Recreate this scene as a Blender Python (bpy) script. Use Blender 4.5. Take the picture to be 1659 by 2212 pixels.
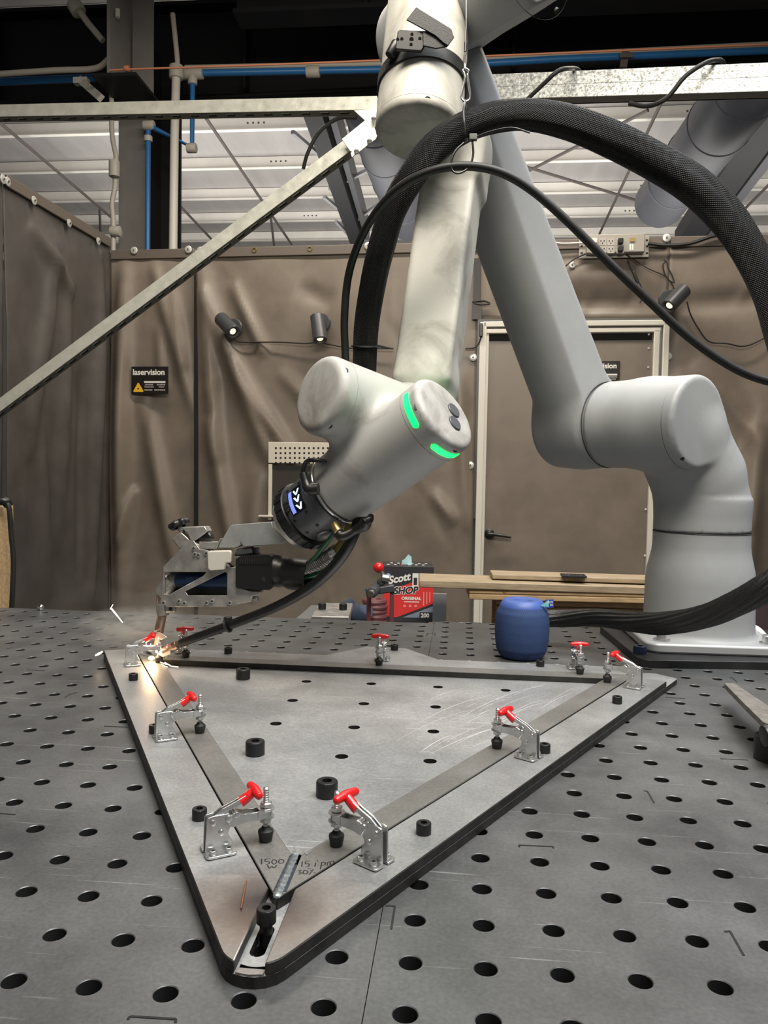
import bpy, math, random
import numpy as np
from mathutils import Vector, Matrix, Euler

for _o in list(bpy.data.objects):
    bpy.data.objects.remove(_o, do_unlink=True)
scene = bpy.context.scene
col = scene.collection
random.seed(7)
np.random.seed(7)
U = 0.05                                   # pitch of the table's hole grid in metres

# ------------------------------------------------------------------ camera
CR = np.array([[0.9949345, 0.0990065, 0.0174075],
               [0.0222932, -0.0484570, -0.9985765],
               [-0.0980220, 0.9939063, -0.0504187]])
CC = np.array([-0.465402, -9.108199, 6.545192])   # in grid units
CF, CX, CY = 1682.12, 829.5, 1106.0
cam_d = bpy.data.cameras.new('camera')
cam_d.sensor_fit = 'VERTICAL'
cam_d.sensor_height = 36.0
cam_d.lens = CF * 36.0 / 2212.0
cam_d.clip_start = 0.02
cam_d.clip_end = 200
cam = bpy.data.objects.new('camera', cam_d)
col.objects.link(cam)
_m = Matrix.Identity(4)
for _r in range(3):
    _m[_r][0] = CR[0][_r]
    _m[_r][1] = -CR[1][_r]
    _m[_r][2] = -CR[2][_r]
    _m[_r][3] = CC[_r] * U
cam.matrix_world = _m
scene.camera = cam

# ------------------------------------------------------------------ world, lamps of the hall, added roof fill, exposure
world = bpy.data.worlds.new('hall_air')
scene.world = world
world.use_nodes = True
world.node_tree.nodes['Background'].inputs[0].default_value = (1.0, 0.97, 0.93, 1)
world.node_tree.nodes['Background'].inputs[1].default_value = 0.16

def area_lamp(name, loc, target, sx, sy, power, color=(1, .95, .88), spread=math.pi):
    d = bpy.data.lights.new(name, 'AREA')
    d.shape = 'RECTANGLE'
    d.size, d.size_y = sx, sy
    d.energy = power
    d.color = color
    d.spread = spread
    o = bpy.data.objects.new(name, d)
    col.objects.link(o)
    o.location = loc
    o.rotation_euler = (Vector(target) - Vector(loc)).to_track_quat('-Z', 'Y').to_euler()
    return o

area_lamp('cell_lamp', (0.0, -0.1, 2.0), (-0.05, 1.3, 0.95), 1.5, 0.5, 36, (1, .91, .76), 2.2)
area_lamp('high_bay_lamp', (1.05, 0.25, 3.0), (0.4, 0.5, 0.0), 3.2, 2.0, 56, (.95, .98, 1.0), 1.55)
area_lamp('wall_washer_lamp', (-0.1, 3.0, 2.95), (-0.1, 3.85, 0.5), 3.4, 0.25, 100, (1, .90, .77))
area_lamp('roof_fill_light', (0.0, 12.5, 3.2), (0.0, 13.5, 6.5), 14, 5, 600, (1, .96, .9))  # added fill without a real fixture, brightens the roof from below
area_lamp('roof_fill_light', (0.0, 7.0, 3.0), (0.0, 10.0, 6.5), 8, 1.0, 80, (1, .96, .9))  # second added fill for the nearer part of the roof

scene.view_settings.view_transform = 'Standard'
scene.view_settings.look = 'None'
scene.view_settings.gamma = 1.0
scene.view_settings.use_curve_mapping = False
scene.view_settings.exposure = 0.08

# ------------------------------------------------------------------ helpers: points
def Pu(u, v, d):
    """pixel + depth (grid units) -> point in grid units"""
    r = CR.T @ np.array([(u - CX) / CF, (v - CY) / CF, 1.0])
    return CC + d * r

def P(u, v, d):
    return Vector(Pu(u, v, d) * U)

def T(u, v, z):
    """pixel on the horizontal plane z (grid units) -> metres"""
    r = CR.T @ np.array([(u - CX) / CF, (v - CY) / CF, 1.0])
    return Vector((CC + (z - CC[2]) / r[2] * r) * U)

G = lambda i, j, z=0: Vector((i * U, j * U, z * U))

# back wall plane: right direction, inward normal (towards the camera), one point
WD = Vector((math.cos(math.radians(-2.5)), math.sin(math.radians(-2.5)), 0))
WN = Vector((WD.y, -WD.x, 0))
if WN.y > 0:
    WN = -WN
W0 = P(1235, 900, 85.4)

def onW(u, v, off=0.0):
    r = Vector(CR.T @ np.array([(u - CX) / CF, (v - CY) / CF, 1.0]))
    c = Vector(CC * U)
    p0 = W0 + WN * off
    return c + r * ((p0 - c).dot(WN) / r.dot(WN))

L0 = onW(238, 700)                          # the corner
LN = WD.copy()                              # left wall faces right

def onL(u, v, off=0.0):
    r = Vector(CR.T @ np.array([(u - CX) / CF, (v - CY) / CF, 1.0]))
    c = Vector(CC * U)
    p0 = L0 + LN * off
    return c + r * ((p0 - c).dot(LN) / r.dot(LN))

# ------------------------------------------------------------------ helpers: materials
MATS = {}

def mat(name, color, rough=.5, metal=0.0, var=0.0, vscale=20.0, bump=0.0, bscale=200.0, emit=None, estr=0.0,
        coat=0.0, rvar=0.0, dark=None, stretch=None, spec=None):
    if name in MATS:
        return MATS[name]
    m = bpy.data.materials.new(name)
    m.use_nodes = True
    nt = m.node_tree
    b = nt.nodes['Principled BSDF']
    b.inputs['Base Color'].default_value = (*color, 1)
    b.inputs['Roughness'].default_value = rough
    b.inputs['Metallic'].default_value = metal
    if coat:
        b.inputs['Coat Weight'].default_value = coat
    if spec is not None:
        b.inputs['Specular IOR Level'].default_value = spec
    if emit:
        b.inputs['Emission Color'].default_value = (*emit, 1)
        b.inputs['Emission Strength'].default_value = estr
    if var or bump or rvar:
        tc = nt.nodes.new('ShaderNodeTexCoord')
        src = tc.outputs['Object']
        if stretch:
            mp = nt.nodes.new('ShaderNodeMapping')
            mp.inputs['Scale'].default_value = stretch
            nt.links.new(src, mp.inputs['Vector'])
            src = mp.outputs['Vector']
    if var or rvar:
        n = nt.nodes.new('ShaderNodeTexNoise')
        n.inputs['Scale'].default_value = vscale
        n.inputs['Detail'].default_value = 6
        n.inputs['Roughness'].default_value = .62
        nt.links.new(src, n.inputs['Vector'])
        if var:
            rmp = nt.nodes.new('ShaderNodeValToRGB')
            rmp.color_ramp.elements[0].position = .32
            rmp.color_ramp.elements[1].position = .68
            d = dark if dark else tuple(c * (1 - var) for c in color)
            rmp.color_ramp.elements[0].color = (*d, 1)
            rmp.color_ramp.elements[1].color = (*[min(1, c * (1 + var * .6)) for c in color], 1)
            nt.links.new(n.outputs['Fac'], rmp.inputs['Fac'])
            nt.links.new(rmp.outputs['Color'], b.inputs['Base Color'])
        if rvar:
            mr = nt.nodes.new('ShaderNodeMapRange')
            mr.inputs['From Min'].default_value = .3
            mr.inputs['From Max'].default_value = .7
            mr.inputs['To Min'].default_value = max(.02, rough - rvar)
            mr.inputs['To Max'].default_value = min(1, rough + rvar)
            nt.links.new(n.outputs['Fac'], mr.inputs['Value'])
            nt.links.new(mr.outputs['Result'], b.inputs['Roughness'])
    if bump:
        n2 = nt.nodes.new('ShaderNodeTexNoise')
        n2.inputs['Scale'].default_value = bscale
        n2.inputs['Detail'].default_value = 3
        nt.links.new(src, n2.inputs['Vector'])
        bp = nt.nodes.new('ShaderNodeBump')
        bp.inputs['Strength'].default_value = bump
        bp.inputs['Distance'].default_value = .002
        nt.links.new(n2.outputs['Fac'], bp.inputs['Height'])
        nt.links.new(bp.outputs['Normal'], b.inputs['Normal'])
    MATS[name] = m
    return m

def nodes_of(m):
    return m.node_tree.nodes, m.node_tree.links, m.node_tree.nodes['Principled BSDF']

# ------------------------------------------------------------------ helpers: meshes
def frame_of(z, xhint=(1, 0, 0)):
    z = Vector(z).normalized()
    x = Vector(xhint)
    x = x - z * x.dot(z)
    if x.length < 1e-5:
        x = Vector((0, 1, 0)) - z * z.y
    x.normalize()
    y = z.cross(x)
    return x, y, z

class MB:
    def __init__(self):
        self.v, self.f, self.uv = [], [], []

    def add(self, verts, faces, uvs=None):
        o = len(self.v)
        self.v += [tuple(p) for p in verts]
        self.f += [tuple(i + o for i in q) for q in faces]
        self.uv += uvs if uvs else [None] * len(faces)
        return self

    def box(self, c, s, M=None):
        hx, hy, hz = s[0] / 2, s[1] / 2, s[2] / 2
        vs = [Vector((c[0] + a * hx, c[1] + b * hy, c[2] + d * hz)) for d in (-1, 1) for b in (-1, 1) for a in (-1, 1)]
        if M is not None:
            vs = [M @ p for p in vs]
        return self.add(vs, [(0, 2, 3, 1), (4, 5, 7, 6), (0, 1, 5, 4), (2, 6, 7, 3), (0, 4, 6, 2), (1, 3, 7, 5)])

    def beam(self, a, b, w, h, up=(0, 0, 1)):
        """box from a to b, w wide (sideways), h high (along up)"""
        a, b = Vector(a), Vector(b)
        d = (b - a)
        n = d.normalized()
        s = n.cross(Vector(up)).normalized()
        t = s.cross(n)
        vs = []
        for p in (a, b):
            for k, l in ((-1, -1), (1, -1), (1, 1), (-1, 1)):
                vs.append(p + s * (k * w / 2) + t * (l * h / 2))
        return self.add(vs, [(3, 2, 1, 0), (4, 5, 6, 7), (0, 1, 5, 4), (1, 2, 6, 5), (2, 3, 7, 6), (3, 0, 4, 7)])

    def lathe(self, prof, o=(0, 0, 0), z=(0, 0, 1), seg=32, xh=(1, 0, 0), cap=True, uvs=(1, 1)):
        """prof: list of (radius, height)"""
        o = Vector(o)
        x, y, z = frame_of(z, xh)
        vs, fs, us = [], [], []
        n = len(prof)
        for r, hh in prof:
            for k in range(seg):
                a = 2 * math.pi * k / seg
                vs.append(o + z * hh + (x * math.cos(a) + y * math.sin(a)) * r)
        L = [0]
        for i in range(1, n):
            L.append(L[-1] + math.hypot(prof[i][0] - prof[i - 1][0], prof[i][1] - prof[i - 1][1]))
        for i in range(n - 1):
            for k in range(seg):
                k2 = (k + 1) % seg
                fs.append((i * seg + k, i * seg + k2, (i + 1) * seg + k2, (i + 1) * seg + k))
                us.append(((k / seg * uvs[0], L[i] * uvs[1]), ((k + 1) / seg * uvs[0], L[i] * uvs[1]),
                           ((k + 1) / seg * uvs[0], L[i + 1] * uvs[1]), (k / seg * uvs[0], L[i + 1] * uvs[1])))
        if cap:
            if prof[0][0] > 1e-7:
                fs.append(tuple(range(seg - 1, -1, -1)))
                us.append(None)
            if prof[-1][0] > 1e-7:
                fs.append(tuple((n - 1) * seg + k for k in range(seg)))
                us.append(None)
        return self.add(vs, fs, us)

    def cyl(self, a, b, r, r2=None, seg=24, bev=0.0, xh=(1, 0, 0)):
        a, b = Vector(a), Vector(b)
        L = (b - a).length
        r2 = r if r2 is None else r2
        if bev:
            pr = [(r - bev, 0), (r - bev * .3, bev * .3), (r, bev), (r2, L - bev), (r2 - bev * .3, L - bev * .3), (r2 - bev, L)]
        else:
            pr = [(r, 0), (r2, L)]
        return self.lathe(pr, a, b - a, seg, xh)

    def tube(self, pts, r, seg=12, uvs=(1, 1), sub=0, cap=True, wob=None):
        pts = [Vector(p) for p in pts]
        rs = list(r) if isinstance(r, (list, tuple)) else [r] * len(pts)
        if sub:
            pts, rs = smooth_path(pts, rs, sub)
        n = len(pts)
        tang = [(pts[min(i + 1, n - 1)] - pts[max(i - 1, 0)]).normalized() for i in range(n)]
        x, y, _ = frame_of(tang[0], (0.3, 0.5, 0.8))
        vs, fs, us = [], [], []
        L = 0
        Ls = []
        for i in range(n):
            if i:
                q = tang[i - 1].rotation_difference(tang[i])
                x = q @ x
                L += (pts[i] - pts[i - 1]).length
            x = (x - tang[i] * x.dot(tang[i])).normalized()
            y = tang[i].cross(x)
            Ls.append(L)
            for k in range(seg):
                a = 2 * math.pi * k / seg
                rr = rs[i] * (wob(L, a) if wob else 1)
                vs.append(pts[i] + (x * math.cos(a) + y * math.sin(a)) * rr)
        for i in range(n - 1):
            for k in range(seg):
                k2 = (k + 1) % seg
                fs.append((i * seg + k, i * seg + k2, (i + 1) * seg + k2, (i + 1) * seg + k))
                us.append(((k / seg * uvs[0], Ls[i] * uvs[1]), ((k + 1) / seg * uvs[0], Ls[i] * uvs[1]),
                           ((k + 1) / seg * uvs[0], Ls[i + 1] * uvs[1]), (k / seg * uvs[0], Ls[i + 1] * uvs[1])))
        if cap:
            fs.append(tuple(range(seg - 1, -1, -1)))
            us.append(None)
            fs.append(tuple((n - 1) * seg + k for k in range(seg)))
            us.append(None)
        return self.add(vs, fs, us)

    def ring(self, c, z, R, r, seg=64, s2=8):
        x, y, z = frame_of(z)
        c = Vector(c)
        vs, fs = [], []
        for k in range(seg):
            a = 2 * math.pi * k / seg
            d = x * math.cos(a) + y * math.sin(a)
            for l in range(s2):
                b = 2 * math.pi * l / s2
                vs.append(c + d * (R + r * math.cos(b)) + z * (r * math.sin(b)))
        for k in range(seg):
            for l in range(s2):
                k2, l2 = (k + 1) % seg, (l + 1) % s2
                fs.append((k * s2 + l, k2 * s2 + l, k2 * s2 + l2, k * s2 + l2))
        return self.add(vs, fs)

    def prism(self, poly, z0, z1, M=None):
        """2D polygon (ccw) extruded from z0 to z1, placed by matrix M"""
        M = M or Matrix.Identity(4)
        n = len(poly)
        area = sum(poly[i][0] * poly[(i + 1) % n][1] - poly[(i + 1) % n][0] * poly[i][1] for i in range(n))
        if area < 0:
            poly = list(poly)[::-1]
        if z1 < z0:
            z0, z1 = z1, z0
        vs = [M @ Vector((p[0], p[1], z0)) for p in poly] + [M @ Vector((p[0], p[1], z1)) for p in poly]
        fs = [tuple(range(n - 1, -1, -1)), tuple(range(n, 2 * n))]
        fs += [(i, (i + 1) % n, n + (i + 1) % n, n + i) for i in range(n)]
        return self.add(vs, fs)

    def sphere(self, c, r, seg=24, rings=14, sc=(1, 1, 1)):
        c = Vector(c)
        pr = []
        vs, fs = [], []
        for i in range(rings + 1):
            t = math.pi * i / rings
            for k in range(seg):
                a = 2 * math.pi * k / seg
                vs.append(c + Vector((math.sin(t) * math.cos(a) * r * sc[0], math.sin(t) * math.sin(a) * r * sc[1], math.cos(t) * r * sc[2])))
        for i in range(rings):
            for k in range(seg):
                k2 = (k + 1) % seg
                fs.append((i * seg + k, (i + 1) * seg + k, (i + 1) * seg + k2, i * seg + k2))
        return self.add(vs, fs)

def smooth_path(pts, rs, sub):
    """Catmull-Rom"""
    out, ro = [], []
    n = len(pts)
    for i in range(n - 1):
        p0 = pts[i - 1] if i else pts[0] * 2 - pts[1]
        p1, p2 = pts[i], pts[i + 1]
        p3 = pts[i + 2] if i + 2 < n else pts[-1] * 2 - pts[-2]
        for k in range(sub):
            t = k / sub
            out.append(.5 * ((2 * p1) + (p2 - p0) * t + (2 * p0 - 5 * p1 + 4 * p2 - p3) * t * t + (3 * p1 - p0 - 3 * p2 + p3) * t ** 3))
            ro.append(rs[i] * (1 - t) + rs[i + 1] * t)
    out.append(pts[-1])
    ro.append(rs[-1])
    return out, ro

def finish_mesh(name, mb, m, angle=35, smooth=True):
    me = bpy.data.meshes.new(name)
    me.from_pydata(mb.v, [], mb.f)
    if any(u for u in mb.uv):
        ul = me.uv_layers.new(name='UVMap')
        i = 0
        for f, u in zip(mb.f, mb.uv):
            for k in range(len(f)):
                ul.data[i].uv = u[k] if u else (0, 0)
                i += 1
    if smooth:
        me.polygons.foreach_set('use_smooth', [True] * len(me.polygons))
        me.set_sharp_from_angle(angle=math.radians(angle))
    me.update()
    if m:
        me.materials.append(m)
    return me

def obj(name, mb, m, parent=None, bevel=0.0, angle=35, smooth=True, local=False, seg=2):
    """links one mesh object; its vertices are world points unless local"""
    me = mb if isinstance(mb, bpy.types.Mesh) else finish_mesh(name, mb, m, angle, smooth)
    o = bpy.data.objects.new(name, me)
    col.objects.link(o)
    if parent is not None:
        o.parent = parent
        if not local:
            o.matrix_parent_inverse = world_of(parent).inverted()
    if bevel:
        b = o.modifiers.new('bevel', 'BEVEL')
        b.width = bevel
        b.segments = seg
        b.limit_method = 'ANGLE'
        b.angle_limit = math.radians(38)
        b.harden_normals = False
    return o

def world_of(o):
    if o.parent:
        return world_of(o.parent) @ o.matrix_parent_inverse @ o.matrix_basis
    return o.matrix_basis.copy()

def tag(o, label=None, cat=None, group=None, kind=None):
    if label:
        o['label'] = label
    if cat:
        o['category'] = cat
    if group:
        o['group'] = group
    if kind:
        o['kind'] = kind
    return o

def thing(name, loc, label, cat, group=None, rotz=0.0):
    o = bpy.data.objects.new(name, None)
    o.empty_display_size = .02
    col.objects.link(o)
    o.location = loc
    o.rotation_euler = (0, 0, rotz)
    return tag(o, label, cat, group)

def copy_tree(o, parent=None):
    c = o.copy()
    col.objects.link(c)
    if parent is not None:
        c.parent = parent
        c.matrix_parent_inverse = o.matrix_parent_inverse.copy()
    for ch in [x for x in bpy.data.objects if x.parent == o]:
        copy_tree(ch, c)
    return c

def text_mb(txt, size, M, ext=0.0004, bold=0.0, shear=0.0, align='LEFT'):
    cu = bpy.data.curves.new('lettering', 'FONT')
    cu.body = txt
    cu.size = size
    cu.extrude = ext
    cu.offset = bold
    cu.shear = shear
    cu.align_x = align
    cu.resolution_u = 4
    o = bpy.data.objects.new('lettering', cu)
    col.objects.link(o)
    dg = bpy.context.evaluated_depsgraph_get()
    me = bpy.data.meshes.new_from_object(o.evaluated_get(dg))
    mb = MB()
    mb.add([M @ v.co for v in me.vertices], [tuple(p.vertices) for p in me.polygons])
    bpy.data.objects.remove(o, do_unlink=True)
    bpy.data.curves.remove(cu)
    bpy.data.meshes.remove(me)
    return mb

def face_matrix(o, x, y):
    """matrix whose x and y columns follow the given directions, z their normal"""
    x = Vector(x).normalized()
    y = Vector(y)
    y = (y - x * y.dot(x)).normalized()
    z = x.cross(y)
    M = Matrix.Identity(4)
    for r in range(3):
        M[r][0], M[r][1], M[r][2], M[r][3] = x[r], y[r], z[r], o[r]
    return M

# ------------------------------------------------------------------ helpers: smooth solids (distance field + surface nets)
def sd_cyl(p, a, b, r, rd=.1):
    a, b = np.array(a, float), np.array(b, float)
    L = np.linalg.norm(b - a)
    n = (b - a) / L
    q = p - a
    h = q @ n
    rad = np.linalg.norm(q - h[:, None] * n, axis=1)
    dx = rad - (r - rd)
    dy = np.abs(h - L / 2) - (L / 2 - rd)
    return np.minimum(np.maximum(dx, dy), 0) + np.hypot(np.maximum(dx, 0), np.maximum(dy, 0)) - rd

def sd_cone(p, a, b, ra, rb):
    a, b = np.array(a, float), np.array(b, float)
    ba = b - a
    h = np.clip(((p - a) @ ba) / (ba @ ba), 0, 1)
    return np.linalg.norm(p - a - h[:, None] * ba, axis=1) - (ra + (rb - ra) * h)

def sd_box(p, c, X, Y, Z, hs, rd=.1):
    q = p - np.array(c, float)
    d = np.stack([np.abs(q @ np.array(X)) - (hs[0] - rd), np.abs(q @ np.array(Y)) - (hs[1] - rd), np.abs(q @ np.array(Z)) - (hs[2] - rd)], 1)
    return np.linalg.norm(np.maximum(d, 0), axis=1) + np.minimum(d.max(1), 0) - rd

def smin(a, b, k):
    h = np.clip(.5 + .5 * (b - a) / k, 0, 1)
    return b + (a - b) * h - k * h * (1 - h)

def smax(a, b, k):
    return -smin(-a, -b, k)

def sdf_mb(f, lo, hi, res):
    """surface nets of f<0 in the box lo..hi (grid units); vertices come back in metres"""
    lo, hi = np.array(lo, float), np.array(hi, float)
    n = np.ceil((hi - lo) / res).astype(int) + 1
    ax = [lo[k] + res * np.arange(n[k]) for k in range(3)]
    gx, gy, gz = np.meshgrid(*ax, indexing='ij')
    D = f(np.stack([gx.ravel(), gy.ravel(), gz.ravel()], 1)).reshape(n)
    c = n - 1
    S = np.zeros(tuple(c) + (3,))
    N = np.zeros(tuple(c))
    corners = [(a, b, d) for a in (0, 1) for b in (0, 1) for d in (0, 1)]
    sl = lambda o: D[o[0]:o[0] + c[0], o[1]:o[1] + c[1], o[2]:o[2] + c[2]]
    for i, p in enumerate(corners):
        for q in corners[i + 1:]:
            if sum(abs(p[k] - q[k]) for k in range(3)) != 1:
                continue
            d0, d1 = sl(p), sl(q)
            cr = (d0 < 0) != (d1 < 0)
            t = np.where(cr, d0 / np.where(cr, d0 - d1, 1), 0)
            for k in range(3):
                S[..., k] += np.where(cr, p[k] + t * (q[k] - p[k]), 0)
            N += cr
    act = N > 0
    idx = -np.ones(tuple(c), int)
    idx[act] = np.arange(act.sum())
    ii = np.argwhere(act)
    V = lo + res * (ii + S[act] / N[act][:, None])
    for _ in range(3):
        d = f(V)
        e = res * .05
        g = np.stack([f(V + np.eye(3)[k] * e) - d for k in range(3)], 1) / e
        V = V - (d / np.maximum((g * g).sum(1), .2))[:, None] * g * .9
    F = []
    neg = D < 0
    for k in range(3):
        a, b = (k + 1) % 3, (k + 2) % 3
        s0 = [slice(None)] * 3
        s1 = [slice(None)] * 3
        s0[k], s1[k] = slice(0, n[k] - 1), slice(1, n[k])
        ch = neg[tuple(s0)] != neg[tuple(s1)]
        q = np.argwhere(ch)
        q = q[(q[:, a] > 0) & (q[:, b] > 0) & (q[:, a] < c[a]) & (q[:, b] < c[b])]
        fl = neg[tuple(s0)][tuple(q.T)]
        ea, eb = np.zeros(3, int), np.zeros(3, int)
        ea[a], eb[b] = 1, 1
        quad = np.stack([idx[tuple((q - ea - eb).T)], idx[tuple((q - eb).T)], idx[tuple(q.T)], idx[tuple((q - ea).T)]], 1)
        quad[~fl] = quad[~fl][:, ::-1]
        F.append(quad)
    F = np.concatenate(F)
    mb = MB()
    mb.v = (V * U).tolist()
    mb.f = F.tolist()
    mb.uv = [None] * len(mb.f)
    return mb

# ------------------------------------------------------------------ materials
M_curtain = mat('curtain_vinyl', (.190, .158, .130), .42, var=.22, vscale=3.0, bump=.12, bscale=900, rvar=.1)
M_curtain_l = mat('curtain_vinyl_left_dim', (.088, .080, .075), .38, var=.25, vscale=4.0, bump=.12, bscale=900, rvar=.1)  # same vinyl, dimmer light of the left wall put into the colour
M_hem = mat('curtain_hem', (.12, .10, .085), .45)
M_black = mat('black_steel', (.015, .015, .017), .5, spec=.25)
M_column = mat('column_paint', (.21, .20, .19), .55, var=.1, vscale=8)
M_zinc = mat('galvanised_steel', (.74, .74, .66), .36, .3, var=.12, vscale=30, rvar=.12, bump=.15, bscale=160)
M_zinc2 = mat('spangled_zinc', (.70, .72, .70), .3, .5, var=.42, vscale=110, rvar=.15, bump=.25, bscale=180)
M_dark = mat('shadow_gap', (.008, .008, .008), .8)
M_roof = mat('roof_insulation', (.40, .385, .38), .5, var=.12, vscale=.8, bump=.5, bscale=6, stretch=(4, .5, 1))
M_purlin = mat('purlin_paint', (.85, .82, .76), .5, var=.06, vscale=2)
M_white = mat('white_paint', (.66, .64, .58), .45)
M_blackp = mat('black_plastic', (.009, .009, .0095), .38)
M_rubber = mat('black_rubber', (.012, .012, .012), .55)
M_disc = mat('zinc_washer', (.66, .66, .64), .35, .5)
M_blue = mat('blue_pipe', (.028, .17, .44), .35)
M_conduit = mat('conduit_grey', (.52, .49, .43), .5)
M_brass = mat('brass', (.45, .32, .14), .35, .9)
M_duct = mat('duct_grey', (.055, .058, .07), .45, var=.1, vscale=4)
M_rod = mat('brace_rod', (.10, .085, .08), .5)
M_wood = mat('pine_wood', (.46, .315, .17), .55, var=.3, vscale=9, stretch=(1.2, 14, 14))
M_wood2 = mat('weathered_wood', (.34, .26, .17), .6, var=.35, vscale=9, stretch=(1.2, 16, 16))
M_concrete = mat('concrete_floor', (.13, .125, .12), .6, var=.2, vscale=2)
M_rope = mat('orange_rope', (.50, .19, .10), .7)

# ------------------------------------------------------------------ the room
ZF = -0.92
f = obj('floor', MB().box((0, 9, ZF - .05), (46, 34, .1)), M_concrete)
tag(f, 'grey concrete floor under the welding table', kind='structure')

ZR = 6.05
roof = obj('ceiling', MB().box((0, 8, ZR + .1), (46, 32, .2)), M_roof)
tag(roof, 'pale insulated roof lining above white purlins', kind='structure')
for d in (8.0, 9.5, 11.1, 12.64, 14.2, 15.75, 17.2, 18.6, 20.0):
    y = d - .45
    mb = MB()
    mb.box((0, y, ZR - .12), (44, .02, .22))
    mb.box((0, y - .04, ZR - .225), (44, .08, .012))
    mb.box((0, y + .04, ZR - .012), (44, .08, .012))
    # bolt rows
    obj('purlin', mb, M_purlin, roof)
bh = MB()
for d in (12.64, 14.2, 15.75, 17.2):
    for cx in (-3.6, -1.4, .2, 3.3, 5.0):
        for k in range(4):
            bh.box((cx + k * .09, d - .45 - .0115, ZR - .10), (.03, .004, .03))
tag(obj('bolt_heads', bh, M_rod, roof), kind='stuff')
rods = [((-20, 248), (243, 472)), ((445, 255), (630, 528)), ((1135, 360), (1392, 438)), ((1288, 520), (1436, 205)),
        ((1105, 388), (1400, 238)), ((585, 470), (592, 530)), ((1600, 330), (1659, 270)), ((215, 452), (218, 520)),
        ((375, 430), (460, 520)), ((1560, 500), (1680, 380))]
for a, b in rods:
    pa, pb = T(*a, (ZR - .45) / U), T(*b, (ZR - .45) / U)
    obj('brace_rod', MB().cyl(pa, pb, .026, seg=8), M_rod, roof)
wb = obj('wall_back', MB().box((0, 21.5, 2.6), (46, .2, 7)), mat('hall_wall', (.5, .49, .47), .6))
tag(wb, 'far pale wall of the hall', kind='structure')

# ducts and trusses under the roof
def duct(name, a, b, za, r, label):
    t = thing(name, T(*a, za / U), label, 'duct', 'round ducts under the roof')
    pa, pb = T(*a, za / U), T(*b, za / U)
    ax = (pb - pa).normalized()
    obj('duct_pipe', MB().cyl(pa, pb, r, seg=40, bev=.04), M_duct, t)
    L = (pb - pa).length
    for k in np.arange(.12, 1, .22):
        obj('seam_band', MB().ring(pa + ax * L * k, ax, r, .012, 40, 6), M_duct, t)
    return t
duct('ventilation_duct', (1660, 130), (1424, 440), 4.75, .40, 'thick dark grey ventilation duct under the roof at the right')
duct('ventilation_duct', (795, 215), (884, 480), 4.75, .34, 'dark grey ventilation duct seen behind the raised robot forearm')

def truss(label, a, b, w, braces):
    t = thing('roof_truss', T(*a, 4.9 / U), label, 'truss', 'black trusses under the roof')
    pa, pb = T(*a, 4.9 / U), T(*b, 4.9 / U)
    obj('chord', MB().beam(pa, pb, w, .3), M_black, t)
    obj('chord_flange', MB().beam(pa + Vector((w * .9, 0, .1)), pb + Vector((w * .9, 0, .1)), w * .35, .35), mat('truss_grey', (.05, .052, .06), .5), t)
    for q0, q1 in braces:
        obj('web_brace', MB().beam(T(*q0, 4.95 / U), T(*q1, 4.95 / U), .05, .05), mat('brace_grey', (.25, .25, .26), .5), t)
truss('black roof truss left of the ventilation duct behind the forearm', (676, 225), (770, 510), .24,
      [((712, 408), (806, 362)), ((765, 478), (826, 436)), ((632, 285), (694, 338)), ((700, 425), (745, 462)), ((726, 478), (765, 520))])
truss('black roof truss beside the thick duct at the right edge', (1700, 190), (1482, 515), .42,
      [((1540, 470), (1500, 440)), ((1586, 400), (1548, 372)), ((1640, 320), (1600, 300))])

# black girders across the hall, parallel to the table
CZ = CC[2] * U
def gird(name, y, z0, z1, x0, x1, label, fl=.14):
    t = thing(name, (x0, y, z0), label, 'girder', 'black steel girders overhead')
    obj('web', MB().box(((x0 + x1) / 2, y, (z0 + z1) / 2), (x1 - x0, .03, z1 - z0)), M_black, t)
    obj('bottom_flange', MB().box(((x0 + x1) / 2, y, z0), (x1 - x0, fl * 2, .03)), M_black, t)
    obj('top_flange', MB().box(((x0 + x1) / 2, y, z1), (x1 - x0, fl * 2, .03)), M_black, t)
    for k in np.arange(x0 + .9, x1, 2.1):
        obj('stiffener', MB().box((k, y - fl * .5, (z0 + z1) / 2), (.02, fl, z1 - z0 - .03)), M_black, t)
    return t
gird('steel_girder', 5.85, CZ + 2.96, CZ + 3.69, -9, 9, 'deep black steel girder crossing overhead behind the column bracket')
gird('steel_girder', 4.9, CZ + 3.08, CZ + 3.85, -1.62, 9, 'nearer black steel girder along the top edge of the view', .10)

# column
def at_depth(u, v, d):
    return P(u, v, d / U)
cx = at_depth(288, 400, 5.75)
t = thing('steel_column', (cx.x, cx.y, ZF), 'grey steel column rising behind the curtain with pipes beside it', 'column')
zt = CZ + 3.2
H = zt - ZF
for nm, dy, mm in (('front_flange', 0, M_column), ('back_flange', .42, M_black)):
    obj(nm, MB().box((cx.x + (.1 if dy else 0), cx.y + dy, ZF + H / 2), (.215, .025, H)), mm, t)
obj('web', MB().box((cx.x + .04, cx.y + .21, ZF + H / 2), (.02, .42, H)), M_black, t)
pb = at_depth(248, 100, 5.2)
zb0, zb1 = at_depth(248, 160, 5.2).z, CZ + 3.75
obj('hanger_plate', MB().box((pb.x - .03, pb.y + .22, (zb0 + zb1) / 2), (.022, .5, zb1 - zb0)), M_column, t)
obj('hanger_plate', MB().box((pb.x + .07, pb.y + .3, (zb0 + zb1) / 2), (.15, .02, zb1 - zb0)), M_column, t)
obj('base_plate', MB().box((pb.x + .01, pb.y + .3, zb0 - .012), (.30, .66, .022)), M_black, t)
obj('top_plate', MB().box((pb.x + .04, pb.y + .28, zb1), (.24, .6, .022)), M_black, t)
obj('bolt', MB().cyl(at_depth(254, 38, 5.2), at_depth(254, 20, 5.2), .016, seg=6), M_zinc, t)

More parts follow.
